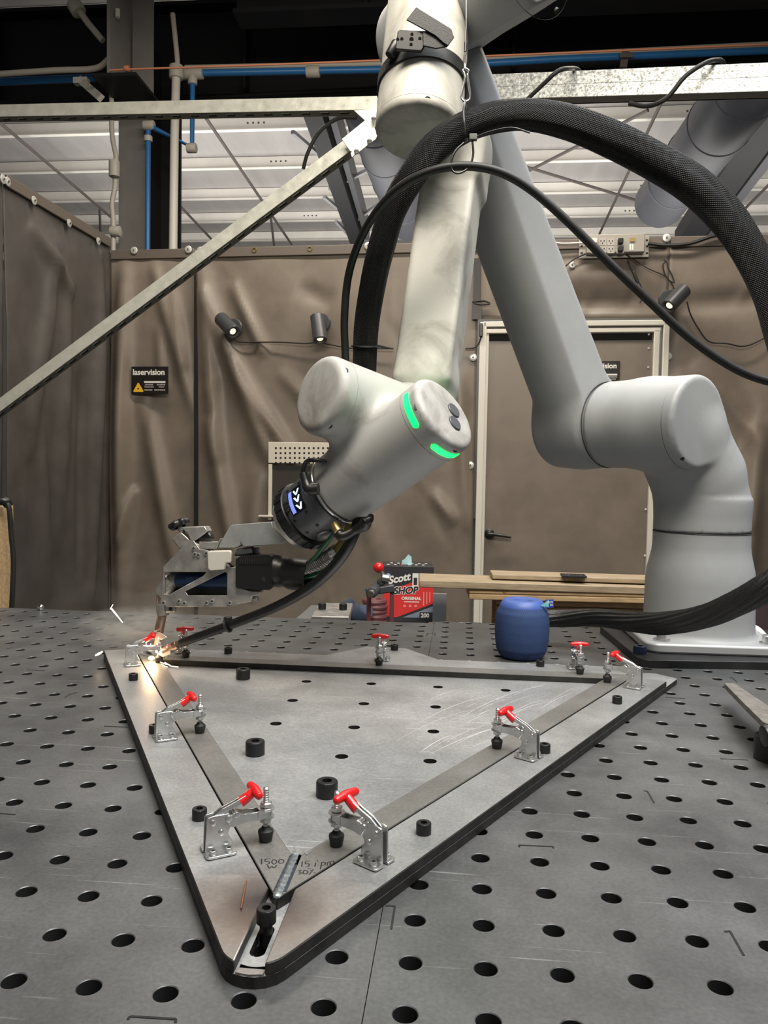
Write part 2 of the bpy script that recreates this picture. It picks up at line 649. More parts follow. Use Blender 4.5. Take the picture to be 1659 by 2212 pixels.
# pipes
def pipe(name, pts, r, m, label, cat='pipe', group=None, couplings=(), cm=None, cr=1.7, sub=0):
    t = thing(name, pts[0], label, cat, group)
    obj('pipe_run', MB().tube(pts, r, 12, sub=sub), m, t)
    for c, dr, ln in couplings:
        obj('coupling', MB().cyl(Vector(c) - Vector(dr) * ln / 2, Vector(c) + Vector(dr) * ln / 2, r * cr, seg=12, bev=r * .3), cm or M_conduit, t)
    return t
X1, Z1 = Vector((1, 0, 0)), Vector((0, 0, 1))
a5 = lambda u, v: at_depth(u, v, 5.6)
pipe('air_pipe', [a5(420, 158), a5(830, 150), a5(1200, 128), a5(1700, 108)], .024, M_blue, 'long blue air pipe along the underside of the black girder', 'pipe', 'blue air pipes',
     [(a5(415, 159), X1, .16), (a5(676, 155), X1, .1)])
pipe('air_pipe', [a5(-30, 178), a5(205, 168)], .026, M_blue, 'short blue air pipe left of the hanging column bracket', 'pipe', 'blue air pipes')
pipe('air_pipe', [a5(416, 168), a5(415, 318), a5(322, 272)], .020, M_blue, 'blue air pipe dropping from the girder and turning towards the column', 'pipe', 'blue air pipes',
     [(a5(416, 172), Z1, .07), (a5(414, 320), X1, .07), (a5(322, 271), X1, .08)])
pipe('air_pipe', [a5(320, 282), a5(319, 540), a5(318, 900)], .018, M_blue, 'blue air pipe running down the right edge of the column', 'pipe', 'blue air pipes', [(a5(320, 300), Z1, .04)])
pipe('conduit', [at_depth(373, 30, 5.5), at_depth(383, 130, 5.5), at_depth(381, 145, 5.5)], .018, M_conduit, 'thin grey conduit above the white riser', 'conduit', 'electrical conduits', sub=4)
pipe('conduit', [at_depth(381, 150, 5.5), at_depth(377, 300, 5.5), at_depth(372, 700, 5.5)], .030, M_white, 'white riser conduit right of the column', 'conduit', 'electrical conduits',
     [(at_depth(381, 156, 5.5), Z1, .09)])
pipe('conduit', [at_depth(u, v, 5.5) for u, v in ((241, 205), (242, 290), (251, 340), (247, 365), (249, 400), (242, 440), (245, 490), (244, 620))], .017, M_conduit,
     'wavy beige conduit with a small box left of the column', 'conduit', 'electrical conduits', [(at_depth(247, 365, 5.47), Z1, .11), (at_depth(250, 500, 5.48), X1, .07)], sub=4, cr=2.2)
pipe('conduit', [at_depth(u, v, 5.5) for u, v in ((165, 15), (190, 50), (222, 88))], .022, M_conduit, 'short slanting conduit with a beige fitting at the top left', 'conduit', 'electrical conduits',
     [(at_depth(165, 17, 5.5), Vector((.5, 0, -.8)), .09)], cr=2.4)
pipe('conduit', [at_depth(u, v, 5.45) for u, v in ((-30, 162), (120, 152), (205, 148), (235, 128))], .020, M_conduit, 'beige conduit above the short blue pipe at the left', 'conduit', 'electrical conduits', sub=4)
pipe('conduit', [at_depth(u, v, 5.65) for u, v in ((400, 147), (830, 138), (1659, 96))], .020, M_conduit, 'grey conduit resting above the long blue pipe', 'conduit', 'electrical conduits')
pipe('rope', [at_depth(u, v, 5.0) for u, v in ((236, 152), (270, 150), (600, 139), (830, 130), (1200, 115), (1700, 94))], .006, M_rope, 'thin orange rope stretched along the black girder', 'rope',
     None, [(at_depth(274, 148, 5.0), X1, .03)], M_rope, 3.0)
# bracket that carries the strut on the right of the girder, and the little hanger at the left
t = thing('pipe_hanger', at_depth(1350, 120, 5.5), 'small grey pipe hanger on the girder above the double strut', 'bracket', 'pipe hangers')
obj('strap', MB().beam(at_depth(1352, 108, 5.5), at_depth(1346, 146, 5.5), .05, .02, (0, 1, 0)), M_rod, t)
obj('clip', MB().box(at_depth(1352, 122, 5.48), (.09, .04, .03)), M_rod, t)
t = thing('pipe_hanger', at_depth(170, 172, 5.5), 'slotted zinc pipe hanger beside the column bracket', 'bracket', 'pipe hangers')
obj('strap', MB().beam(at_depth(172, 172, 5.5), at_depth(218, 212, 5.3), .05, .03, (0, 1, 0)), M_zinc, t)
obj('clip', MB().box(at_depth(176, 176, 5.48), (.1, .05, .04)), M_zinc, t)

# ------------------------------------------------------------------ curtains
def ridge(Sg, Zg, p, q, w, a):
    (s0, z0), (s1, z1) = p, q
    dx, dz = s1 - s0, z1 - z0
    L2 = dx * dx + dz * dz
    tt = ((Sg - s0) * dx + (Zg - z0) * dz) / L2
    tc = np.clip(tt, 0, 1)
    dist = np.hypot(Sg - s0 - tc * dx, Zg - z0 - tc * dz)
    env = np.clip(np.sin(np.pi * np.clip(tt, 0.0, 1)) ** .5, 0, 1)
    return a * np.exp(-(dist / w) ** 2) * env

def wall_sz(p):
    return ((p - W0).dot(WD), p.z)

def lwall_sz(p):
    return ((p - L0).dot(-WN) * -1, p.z)     # metres from the corner towards the camera

def curtain(name, org, dirv, nrm, s0, s1, z0, z1, ridges, label, m, seedv=0, group='welding curtains', step=.016, sway=.012, off=0.0):
    rs = np.random.RandomState(seedv)
    nx = max(8, int((s1 - s0) / step))
    nz = max(8, int((z1 - z0) / (step * 1.6)))
    S, Z = np.meshgrid(np.linspace(s0, s1, nx), np.linspace(z0, z1, nz), indexing='ij')
    D = np.zeros_like(S)
    for p, q, w, a in ridges:
        D += ridge(S, Z, p, q, w, a)
    for k in range(7):
        ph, fr, sl = rs.uniform(0, 6.28), rs.uniform(3, 15), rs.uniform(-.25, .25)
        D += sway / (1 + k * .4) * np.sin(fr * (S + sl * Z + .1 * np.sin(1.3 * Z + ph)) + ph) * (.35 + .65 * np.clip((z1 - Z) / (z1 - z0), 0, 1))
    for k in range(int(26 * (s1 - s0))):
        c0 = (rs.uniform(s0, s1), rs.uniform(z0, z1))
        an = rs.uniform(-.7, .7)
        ln = rs.uniform(.1, .45)
        D += ridge(S, Z, c0, (c0[0] + ln * math.sin(an), c0[1] - ln * math.cos(an)), rs.uniform(.012, .035), rs.uniform(-.007, .008))
    D *= np.clip((z1 - Z) / .12, .12, 1)
    D += off
    pts = [(org + dirv * float(S[i, j]) + Vector((0, 0, float(Z[i, j]) - org.z)) + nrm * float(D[i, j]))[:] for i in range(nx) for j in range(nz)]
    fs = []
    for i in range(nx - 1):
        for j in range(nz - 1):
            q = (i * nz + j, (i + 1) * nz + j, (i + 1) * nz + j + 1, i * nz + j + 1)
            fs.append(q)
    n = (Vector(pts[fs[0][1]]) - Vector(pts[fs[0][0]])).cross(Vector(pts[fs[0][3]]) - Vector(pts[fs[0][0]]))
    if n.dot(nrm) < 0:
        fs = [q[::-1] for q in fs]
    t = thing(name, org + dirv * (s0 + s1) / 2 + Vector((0, 0, z0 - org.z)), label, 'curtain', group)
    mb = MB()
    mb.add(pts, fs)
    o = obj('cloth', mb, m, t, angle=180)
    so = o.modifiers.new('thickness', 'SOLIDIFY')
    so.thickness = .003
    so.offset = -1
    return t

def hem(t, org, dirv, nrm, s0, s1, z):
    obj('top_hem', MB().beam(org + dirv * s0 + Vector((0, 0, z - org.z)), org + dirv * s1 + Vector((0, 0, z - org.z)), .012, .055), M_hem, t, bevel=.004)

def washer(t, p, n, r=.021):
    o = obj('washer', MB().lathe([(r, 0), (r, .003), (r * .8, .005), (r * .25, .005), (r * .2, .009), (0, .009)], p, n, 20), M_disc, t)
    obj('screw', MB().cyl(p + n * .006, p + n * .0105, .005, seg=8), M_rod, o)

def eyelet(t, p, n, r=.012):
    obj('grommet', MB().ring(p, n, r, .0035, 20, 6), M_brass, t)

wz = lambda u, v: wall_sz(onW(u, v))
zt_l = onW(300, 545).z
s_c, s_a, s_b = wz(238, 700)[0], wz(424, 700)[0], wz(1036, 700)[0]
s_d = wz(1437, 700)[0]
s_e = wz(2050, 700)[0]
ztop = onW(800, 531).z
zdoor = onW(1235, 690).z

rA = [(wz(272, 545), wz(262, 1330), .05, .065), (wz(330, 560), wz(420, 900), .035, .035), (wz(310, 850), wz(395, 1300), .05, .04),
      (wz(372, 620), wz(402, 800), .03, .03), (wz(296, 1050), wz(262, 1180), .03, .035), (wz(345, 700), wz(352, 850), .03, .02)]
cA = curtain('welding_curtain', W0, WD, WN, s_c, s_a - .004, ZF + .03, ztop, rA, 'narrow brown welding curtain with the black warning sticker, next to the corner', M_curtain, 1)
rB = [(wz(436, 560), wz(470, 1000), .05, .045), (wz(440, 620), wz(590, 1010), .045, .05), (wz(500, 610), wz(575, 770), .035, .04),
      (wz(500, 780), wz(640, 1000), .04, .04), (wz(452, 900), wz(520, 1250), .05, .045), (wz(600, 800), wz(700, 900), .04, .025),
      (wz(560, 1010), wz(545, 1300), .06, .04), (wz(990, 800), wz(1010, 1150), .04, .03), (wz(930, 1060), wz(985, 1130), .03, .03),
      (wz(760, 1000), wz(830, 1240), .06, .03), (wz(640, 620), wz(720, 655), .05, -.02)]
cB = curtain('welding_curtain', W0, WD, WN, s_a + .004, s_b - .01, ZF + .03, ztop - .004, rB, 'wide brown welding curtain behind the robot carrying two spot lamps', M_curtain, 2)
rC = [(wz(1060, 660), wz(1440, 655), .05, -.03), (wz(1060, 600), wz(1430, 590), .06, .02)]
cC = curtain('welding_curtain', W0, WD, WN, s_b - .01, s_d + .01, zdoor + .005, ztop - .006, rC, 'brown welding curtain strip above the door with the power strip', M_curtain, 3, sway=.006)
rD = [(wz(1450, 660), wz(1700, 640), .06, -.03), (wz(1470, 800), wz(1600, 1150), .07, .04), (wz(1500, 780), wz(1680, 1000), .05, .03), (wz(1640, 900), wz(1600, 1330), .05, .05)]
cD = curtain('welding_curtain', W0, WD, WN, s_d + .01, s_e, ZF + .03, ztop - .006, rD, 'brown welding curtain right of the door behind the robot shoulder', M_curtain, 4)
for t, a, b in ((cA, s_c, s_a), (cB, s_a, s_b), (cC, s_b, s_d), (cD, s_d, s_e)):
    hem(t, W0 + WN * .008, WD, WN, a + .01, b - .01, ztop - .02)
obj('seam_strip', MB().beam(onW(424, 545, .004), onW(424, 1345, .004), .02, .02, WD), M_dark, cA)
for t, pts in ((cA, [(290, 541), (407, 539)]), (cB, [(433, 541), (795, 531), (1022, 772), (1016, 1005)]), (cD, [(1440, 514), (1443, 770)])):
    for u, v in pts:
        washer(t, onW(u, v, .018), WN)
washer(cC, onW(1236, 573, .018), WN, .018)
for t, pts in ((cB, [(549, 540), (669, 537)]), (cD, [(1568, 518)])):
    for u, v in pts:
        eyelet(t, onW(u, v, .016), WN)

# left wall: runs from the corner towards the camera
LD = WN.copy()
lz = lambda u, v: ((onL(u, v) - L0).dot(LD), onL(u, v).z)
sl0 = lz(8, 700)[0]
rL = [(lz(215, 540), lz(200, 1300), .05, .05), (lz(120, 500), lz(60, 1000), .06, .04), (lz(150, 600), lz(125, 1200), .05, .03),
      (lz(60, 480), lz(160, 640), .05, .04), (lz(90, 900), lz(110, 1300), .05, .03), (lz(180, 800), lz(165, 1250), .04, -.03)]
ztl = onL(212, 515).z
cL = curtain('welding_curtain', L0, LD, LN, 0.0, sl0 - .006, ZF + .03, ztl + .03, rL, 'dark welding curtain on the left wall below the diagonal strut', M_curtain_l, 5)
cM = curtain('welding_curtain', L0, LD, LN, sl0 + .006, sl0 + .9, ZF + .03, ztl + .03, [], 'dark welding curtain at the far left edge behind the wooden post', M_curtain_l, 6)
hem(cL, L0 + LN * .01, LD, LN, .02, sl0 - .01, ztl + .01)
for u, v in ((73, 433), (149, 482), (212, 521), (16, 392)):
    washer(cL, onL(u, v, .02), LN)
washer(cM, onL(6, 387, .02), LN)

# ------------------------------------------------------------------ door
dr = obj('door_1', MB().beam(onW(1234, 716, -.012) + Vector((0, 0, -.0)), onW(1234, 716, -.012) * 1 + Vector((0, 0, ZF + .02 - onW(1234, 716).z)), 1, 1), M_curtain)
bpy.data.meshes.remove(dr.data)          # replaced just below by the slab proper
xl, xr = wz(1054, 760)[0], wz(1410, 760)[0]
zd = onW(1234, 716).z
def wbox(s0, s1, z0, z1, d0, d1):
    """box on the wall: along-range, height range, proud range"""
    M = face_matrix(W0, WD, Vector((0, 0, 1)))
    b = MB()
    sgn = 1 if Vector((M[0][2], M[1][2], M[2][2])).dot(WN) > 0 else -1
    b.box(((s0 + s1) / 2, (z0 + z1) / 2 - W0.z, sgn * (d0 + d1) / 2), (s1 - s0, z1 - z0, abs(d1 - d0)), M)
    return b
dr = obj('door_1', wbox(xl, xr, ZF + .02, zd - .012, -.03, .0), M_curtain)
tag(dr, 'brown vinyl covered door with a black lever handle', kind='structure')
fl_, fr_ = wz(1043, 760)[0], wz(1424, 760)[0]
fw = .036
obj('door_frame', wbox(fl_ - fw / 2, fl_ + fw / 2, ZF, zd + .05, -.02, .035), M_white, dr, bevel=.004)
obj('door_frame', wbox(fl_ + fw / 2, fl_ + fw / 2 + .014, ZF, zd, -.02, .02), M_white, dr)
obj('door_frame', wbox(fr_ + .012, fr_ + .044, ZF, zd + .05, -.02, .035), M_white, dr, bevel=.004)
obj('door_frame', wbox(fr_ - .034, fr_ - .004, ZF, zd, -.02, .028), M_white, dr, bevel=.004)
obj('door_frame', wbox(fl_, fr_ + .04, zd + .022, zd + .052, -.02, .035), M_white, dr, bevel=.004)
obj('door_frame', wbox(fl_, fr_, zd - .012, zd + .014, -.02, .028), M_white, dr, bevel=.004)
obj('door_gap', wbox(fl_ + .03, fr_ - .04, zd - .05, zd - .014, -.028, .001), M_dark, dr)
for v in (722, 752, 793, 1010, 1100, 1200):
    obj('rivet', MB().cyl(onW(1402 - (v - 700) * .018, v, .0), onW(1402 - (v - 700) * .018, v, .005), .006, seg=8), M_disc, dr)
hp = onW(1057, 1153, .0)
ho = obj('door_handle', MB().lathe([(.028, 0), (.028, .008), (.022, .014), (.012, .016), (.012, .05), (0, .052)], hp, WN, 24), M_blackp, dr)
obj('lever', MB().tube([hp + WN * .045, hp + WN * .05 + WD * .03, onW(1104, 1160, .045)], [.011, .010, .008], 10, sub=4), M_blackp, ho)

# warning stickers
M_stick = mat('sticker_black', (.012, .011, .011), .25)
M_swhite = mat('sticker_white', (.78, .76, .72), .5)
M_syel = mat('sticker_yellow', (.85, .48, .03), .4)
def sticker(u0, v0, u1, v1, parent, off=.035):
    a, b = onW(u0, v0, off), onW(u1, v1, off)
    w = (b - a).dot(WD)
    hgt = a.z - b.z
    M = face_matrix(Vector((a.x, a.y, b.z)), WD, Vector((0, 0, 1)))
    z = lambda k: k * .0012
    s = obj('warning_sticker', MB().prism([(0, 0), (w, 0), (w, hgt), (0, hgt)], -.004, 0, M), M_stick, parent)
    tag(s, 'black warning sticker with white lettering and a yellow triangle')
    Mt = M @ Matrix.Translation((w * .035, hgt * .70, z(1)))
    tm = text_mb('laservision', w * .208, Mt, .0004, w * .006)
    obj('lettering', tm, M_swhite, s, smooth=False)
    rr = []
    for cxx, cyy, a0 in ((.075, .10, 150), (.31, .10, 270), (.19, .38, 30)):
        for k in range(5):
            an = math.radians(a0 + k * 30)
            rr.append((w * cxx + math.cos(an) * w * .02, hgt * cyy + math.sin(an) * w * .02))
    obj('warning_triangle', MB().prism(rr, z(.5), z(1.0), M), M_syel, s, smooth=False)
    obj('symbol', MB().prism([(w * .19 + math.cos(k * .7854) * w * .022, hgt * .19 + math.sin(k * .7854) * w * .022) for k in range(8)], z(1), z(1.5), M), M_stick, s, smooth=False)
    lines = MB()
    lines.prism([(w * .35, hgt * .40), (w * .93, hgt * .40), (w * .93, hgt * .47), (w * .35, hgt * .47)], z(.5), z(1), M)
    for x0, x1, y in ((.38, .60, .345), (.36, .60, .315), (.70, .93, .345), (.69, .93, .315), (.36, .62, .24), (.75, .9, .24), (.36, .58, .13), (.63, .93, .13)):
        hh = .028 if y in (.24, .13) else .012
        n = 6
        for k in range(n):
            xa = x0 + (x1 - x0) * k / n
            lines.prism([(w * xa, hgt * y), (w * (xa + (x1 - x0) / n * .78), hgt * y), (w * (xa + (x1 - x0) / n * .78), hgt * (y + hh)), (w * xa, hgt * (y + hh))], z(.5), z(1), M)
    obj('small_print', lines, M_swhite, s, smooth=False)
    return s
sticker(284, 792, 363, 851, cA, .05)
sticker(1262, 780, 1338, 832, dr, .008)

# ------------------------------------------------------------------ welding table
def steel_mat(name, c_dark, c_mid, c_lite, rough, metal, scratch=.5, patch=6.0, mottled=60.0):
    m = bpy.data.materials.new(name)
    m.use_nodes = True
    nt = m.node_tree
    N, L, B = nodes_of(m)
    tc = N.new('ShaderNodeTexCoord')
    n1 = N.new('ShaderNodeTexNoise')
    n1.inputs['Scale'].default_value = patch
    n1.inputs['Detail'].default_value = 8
    n1.inputs['Roughness'].default_value = .65
    L.new(tc.outputs['Object'], n1.inputs['Vector'])
    r1 = N.new('ShaderNodeValToRGB')
    r1.color_ramp.elements[0].position, r1.color_ramp.elements[1].position = .3, .7
    r1.color_ramp.elements[0].color = (*c_dark, 1)
    r1.color_ramp.elements[1].color = (*c_mid, 1)
    L.new(n1.outputs['Fac'], r1.inputs['Fac'])
    # fine scratches: thin ridges of stretched noise, two directions
    masks = []
    for ang, sc in ((35, 9), (-25, 7), (80, 6)):
        mp = N.new('ShaderNodeMapping')
        mp.inputs['Rotation'].default_value = (0, 0, math.radians(ang))
        mp.inputs['Scale'].default_value = (1.2, sc * 9, 1)
        L.new(tc.outputs['Object'], mp.inputs['Vector'])
        n2 = N.new('ShaderNodeTexNoise')
        n2.inputs['Scale'].default_value = 4
        n2.inputs['Detail'].default_value = 2
        n2.inputs['Distortion'].default_value = .4
        L.new(mp.outputs['Vector'], n2.inputs['Vector'])
        r2 = N.new('ShaderNodeValToRGB')
        r2.color_ramp.elements[0].position, r2.color_ramp.elements[1].position = .70, .76
        L.new(n2.outputs['Fac'], r2.inputs['Fac'])
        masks.append(r2.outputs['Color'])
    mx = N.new('ShaderNodeMixRGB')
    mx.blend_type = 'LIGHTEN'
    mx.inputs[0].default_value = 1
    L.new(masks[0], mx.inputs[1])
    L.new(masks[1], mx.inputs[2])
    mx2 = N.new('ShaderNodeMixRGB')
    mx2.blend_type = 'LIGHTEN'
    mx2.inputs[0].default_value = 1
    L.new(mx.outputs[0], mx2.inputs[1])
    L.new(masks[2], mx2.inputs[2])
    ml = N.new('ShaderNodeMath')
    ml.operation = 'MULTIPLY'
    ml.inputs[1].default_value = scratch
    L.new(mx2.outputs[0], ml.inputs[0])
    mc = N.new('ShaderNodeMixRGB')
    mc.inputs[2].default_value = (*c_lite, 1)
    L.new(ml.outputs[0], mc.inputs[0])
    L.new(r1.outputs['Color'], mc.inputs[1])
    # grit
    n3 = N.new('ShaderNodeTexNoise')
    n3.inputs['Scale'].default_value = mottled * 5
    n3.inputs['Detail'].default_value = 4
    L.new(tc.outputs['Object'], n3.inputs['Vector'])
    mg = N.new('ShaderNodeMixRGB')
    mg.blend_type = 'OVERLAY'
    mg.inputs[0].default_value = .35
    L.new(mc.outputs[0], mg.inputs[1])
    L.new(n3.outputs['Fac'], mg.inputs[2])
    L.new(mg.outputs[0], B.inputs['Base Color'])
    mr = N.new('ShaderNodeMapRange')
    mr.inputs['From Min'].default_value, mr.inputs['From Max'].default_value = .3, .7
    mr.inputs['To Min'].default_value, mr.inputs['To Max'].default_value = rough - .1, rough + .1
    L.new(n1.outputs['Fac'], mr.inputs['Value'])
    L.new(mr.outputs['Result'], B.inputs['Roughness'])
    B.inputs['Metallic'].default_value = metal
    bp = N.new('ShaderNodeBump')
    bp.inputs['Strength'].default_value = .12
    bp.inputs['Distance'].default_value = .0008
    L.new(n3.outputs['Fac'], bp.inputs['Height'])
    L.new(bp.outputs['Normal'], B.inputs['Normal'])
    return m

M_table = steel_mat('table_steel', (.078, .079, .081), (.155, .156, .158), (.45, .45, .44), .42, .5, .4, 6)
M_plate = steel_mat('fixture_steel', (.30, .302, .306), (.42, .423, .428), (.78, .78, .78), .42, .6, .6, 7)
M_border = steel_mat('border_steel', (.29, .291, .292), (.38, .381, .382), (.6, .6, .6), .38, .55, .25, 12)
M_bar = steel_mat('workpiece_steel', (.17, .163, .153), (.20, .193, .182), (.3, .3, .3), .48, .5, .12, 14)
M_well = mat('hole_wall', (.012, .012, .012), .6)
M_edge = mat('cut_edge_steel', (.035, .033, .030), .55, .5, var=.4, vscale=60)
M_bolt = mat('black_oxide', (.022, .022, .023), .38, .5, bump=.25, bscale=700)
M_clampz = mat('clamp_zinc', (.66, .66, .65), .26, .92, var=.12, vscale=120)
M_red = mat('red_vinyl', (.62, .010, .012), .30, coat=.3)
M_tip = mat('neoprene', (.010, .010, .010), .6)

HR = .31 / 2                                # hole radius in pitches
table = thing('welding_table', G(-4, 12, ZF / U), 'large dark steel welding table drilled with a grid of round holes', 'table')

def plate_part(i0, i1, j0, j1):
    seg = 24
    mb = MB()
    th = .24
    for i in range(math.ceil(i0 - .5), math.floor(i1 + .5) + 1):
        for j in range(math.ceil(j0 - .5), math.floor(j1 + .5) + 1):
            xa, xb = max(i - .5, i0), min(i + .5, i1)
            ya, yb = max(j - .5, j0), min(j + .5, j1)
            if xb - xa < 1e-4 or yb - ya < 1e-4:
                continue
            if xa > i - HR - .02 or xb < i + HR + .02 or ya > j - HR - .02 or yb < j + HR + .02:
                mb.add([G(xa, ya), G(xb, ya), G(xb, yb), G(xa, yb)], [(0, 1, 2, 3)])
                continue
            per = []
            for k in range(seg):
                a = 2 * math.pi * k / seg + math.pi / 4
                c, s = math.cos(a), math.sin(a)
                tx = ((xb - i) / c if c > 0 else (xa - i) / c) if abs(c) > 1e-6 else 9
                ty = ((yb - j) / s if s > 0 else (ya - j) / s) if abs(s) > 1e-6 else 9
                tt = min(tx, ty)
                per.append((i + c * tt, j + s * tt))
            for k, q in ((0, (xb, yb)), (6, (xa, yb)), (12, (xa, ya)), (18, (xb, ya))):
                per[k] = q
            vs, fs = [], []
            ch = .012
            for k in range(seg):
                a = 2 * math.pi * k / seg + math.pi / 4
                c, s = math.cos(a), math.sin(a)
                vs += [G(*per[k]), G(i + c * (HR + ch), j + s * (HR + ch)), G(i + c * HR, j + s * HR, -ch), G(i + c * HR, j + s * HR, -th)]
            for k in range(seg):
                a, b = 4 * k, 4 * ((k + 1) % seg)
                fs += [(a, b, b + 1, a + 1), (a + 1, b + 1, b + 2, a + 2), (a + 2, b + 2, b + 3, a + 3)]
            mb.add(vs, [f[::-1] for f in fs])
    # rim
    for (xa, ya), (xb, yb) in (((i0, j0), (i1, j0)), ((i1, j0), (i1, j1)), ((i1, j1), (i0, j1)), ((i0, j1), (i0, j0))):
        mb.add([G(xa, ya), G(xa, ya, -th), G(xb, yb, -th), G(xb, yb)], [(0, 1, 2, 3)])
    return mb
IS = -1.5
for i0, i1, j1 in ((-27.5, IS - .006, 24.75), (IS + .006, 15.5, 25.2)):
    o = obj('table_plate', plate_part(i0, i1, -4.5, j1), M_table, table, angle=30)
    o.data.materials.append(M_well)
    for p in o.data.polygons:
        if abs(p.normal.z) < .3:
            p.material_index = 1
obj('seam_backing', MB().box(G(IS, 10.2, -.2), (.02, 28 * U, .01)), M_dark, table)
for j in (-4.3, 24.5):
    obj('apron', MB().box(G(-6, j, -2.2), (42.6 * U, .012, 3.9 * U)), M_edge, table)
for i in (-27.2, 15.2):
    obj('apron', MB().box(G(i, 10.1, -2.2), (.012, 28.6 * U, 3.9 * U)), M_edge, table)
for i in (-26, -1.5, 14):
    for j in (-3.4, 23.4):
        obj('leg', MB().box(((i * U), j * U, (ZF - .2) / 2), (.09, .09, -ZF - .2)), M_edge, table)
for j in (3.5, 10.5, 17.5):
    obj('rib', MB().box(G(-6, j, -2.4), (42 * U, .01, 3.6 * U)), M_edge, table)
# laser-cut tab marks
def cutline(pts, w=.0016):
    mb = MB()
    q = [T(u, v, 0) for u, v in pts]
    for a, b in zip(q[:-1], q[1:]):
        mb.beam(a + Vector((0, 0, -.0004)), b + Vector((0, 0, -.0004)), w, .0016)
    return obj('tab_slot', mb, M_dark, table, smooth=False)
for pts in ([(1122, 1830), (1121, 1826), (1194, 1829), (1196, 1833)], [(1391, 1709), (1398, 1709), (1413, 1735)], [(1565, 2013), (1577, 2012), (1607, 2065)],
            [(832, 1957), (853, 1958), (845, 2008)], [(276, 2203), (281, 2196), (380, 2202), (379, 2210)], [(-10, 1757), (33, 1760)],
            [(225, 1569), (276, 1571)], [(58, 1447), (97, 1449)], [(139, 1507), (152, 1500), (166, 1496)], [(1556, 1639), (1615, 1642)],
            [(1437, 1507), (1480, 1509)], [(921, 1374), (924, 1368), (940, 1368), (939, 1374)], [(1577, 1464), (1582, 1464), (1592, 1474)],
            [(663, 1363), (667, 1358), (674, 1358)], [(765, 1395), (790, 1395)], [(14, 1402), (26, 1399)]):
    cutline(pts)

# ------------------------------------------------------------------ triangular fixture
ZB, ZTOP = .16, .33                        # top of base plate, top of border and bars (pitches)
S3 = math.sqrt(3)
AX, TIP, BK = -3.0, 1.7, 15.75             # symmetry axis, near tip and back line of the workpiece

def rounded(poly, rads, n=7):
    out = []
    m = len(poly)
    for i in range(m):
        p, a, b = Vector(poly[i]), Vector(poly[i - 1]), Vector(poly[(i + 1) % m])
        r = rads[i]
        if r <= 0:
            out.append(tuple(p))
            continue
        d1, d2 = (a - p).normalized(), (b - p).normalized()
        ang = d1.angle(d2) / 2
        t = r / math.tan(ang)
        c = p + (d1 + d2).normalized() * (r / math.sin(ang))
        s, e = p + d1 * t - c, p + d2 * t - c
        a0, a1 = math.atan2(s.y, s.x), math.atan2(e.y, e.x)
        da = (a1 - a0 + math.pi) % (2 * math.pi) - math.pi
        out += [(c.x + r * math.cos(a0 + da * k / n), c.y + r * math.sin(a0 + da * k / n)) for k in range(n + 1)]
    return out

def tri_line(off):
    """corners (near, right, left) of the triangle grown by off all round"""
    tip = TIP - 2 * off
    bk = BK + off
    hw = (bk - tip) / S3
    return (AX, tip), (AX + hw, bk), (AX - hw, bk)

fixture = thing('triangle_fixture', G(AX, 10, 0), 'triangular steel welding fixture plate bolted to the table', 'fixture')
Sc = lambda poly: [(p[0] * U, p[1] * U) for p in poly]
tn, trr, tl = tri_line(1.0)
def clip_corner(a, b, c, r):               # cut off corner b
    pass
# base outline: trimmed corners and a trapezoid tongue at the back
bj = tn[1]
yb = BK + 1.0
def side_x(y, sgn, off):
    return AX + sgn * (y - (TIP - 2 * off)) / S3
base_poly = [(AX, tn[1]), (side_x(yb - .55, 1, 1.0), yb - .55), (side_x(yb - .55, 1, 1.0) - .55, yb), (AX + 1.9, yb), (AX + .72, yb + 1.55), (AX - .72, yb + 1.55),
             (AX - 1.9, yb), (side_x(yb - .55, -1, 1.0) + .55, yb), (side_x(yb - .55, -1, 1.0), yb - .55)]
base_r = [.5, .12, .12, .3, .15, .15, .3, .12, .12]
BP = rounded(base_poly, base_r)
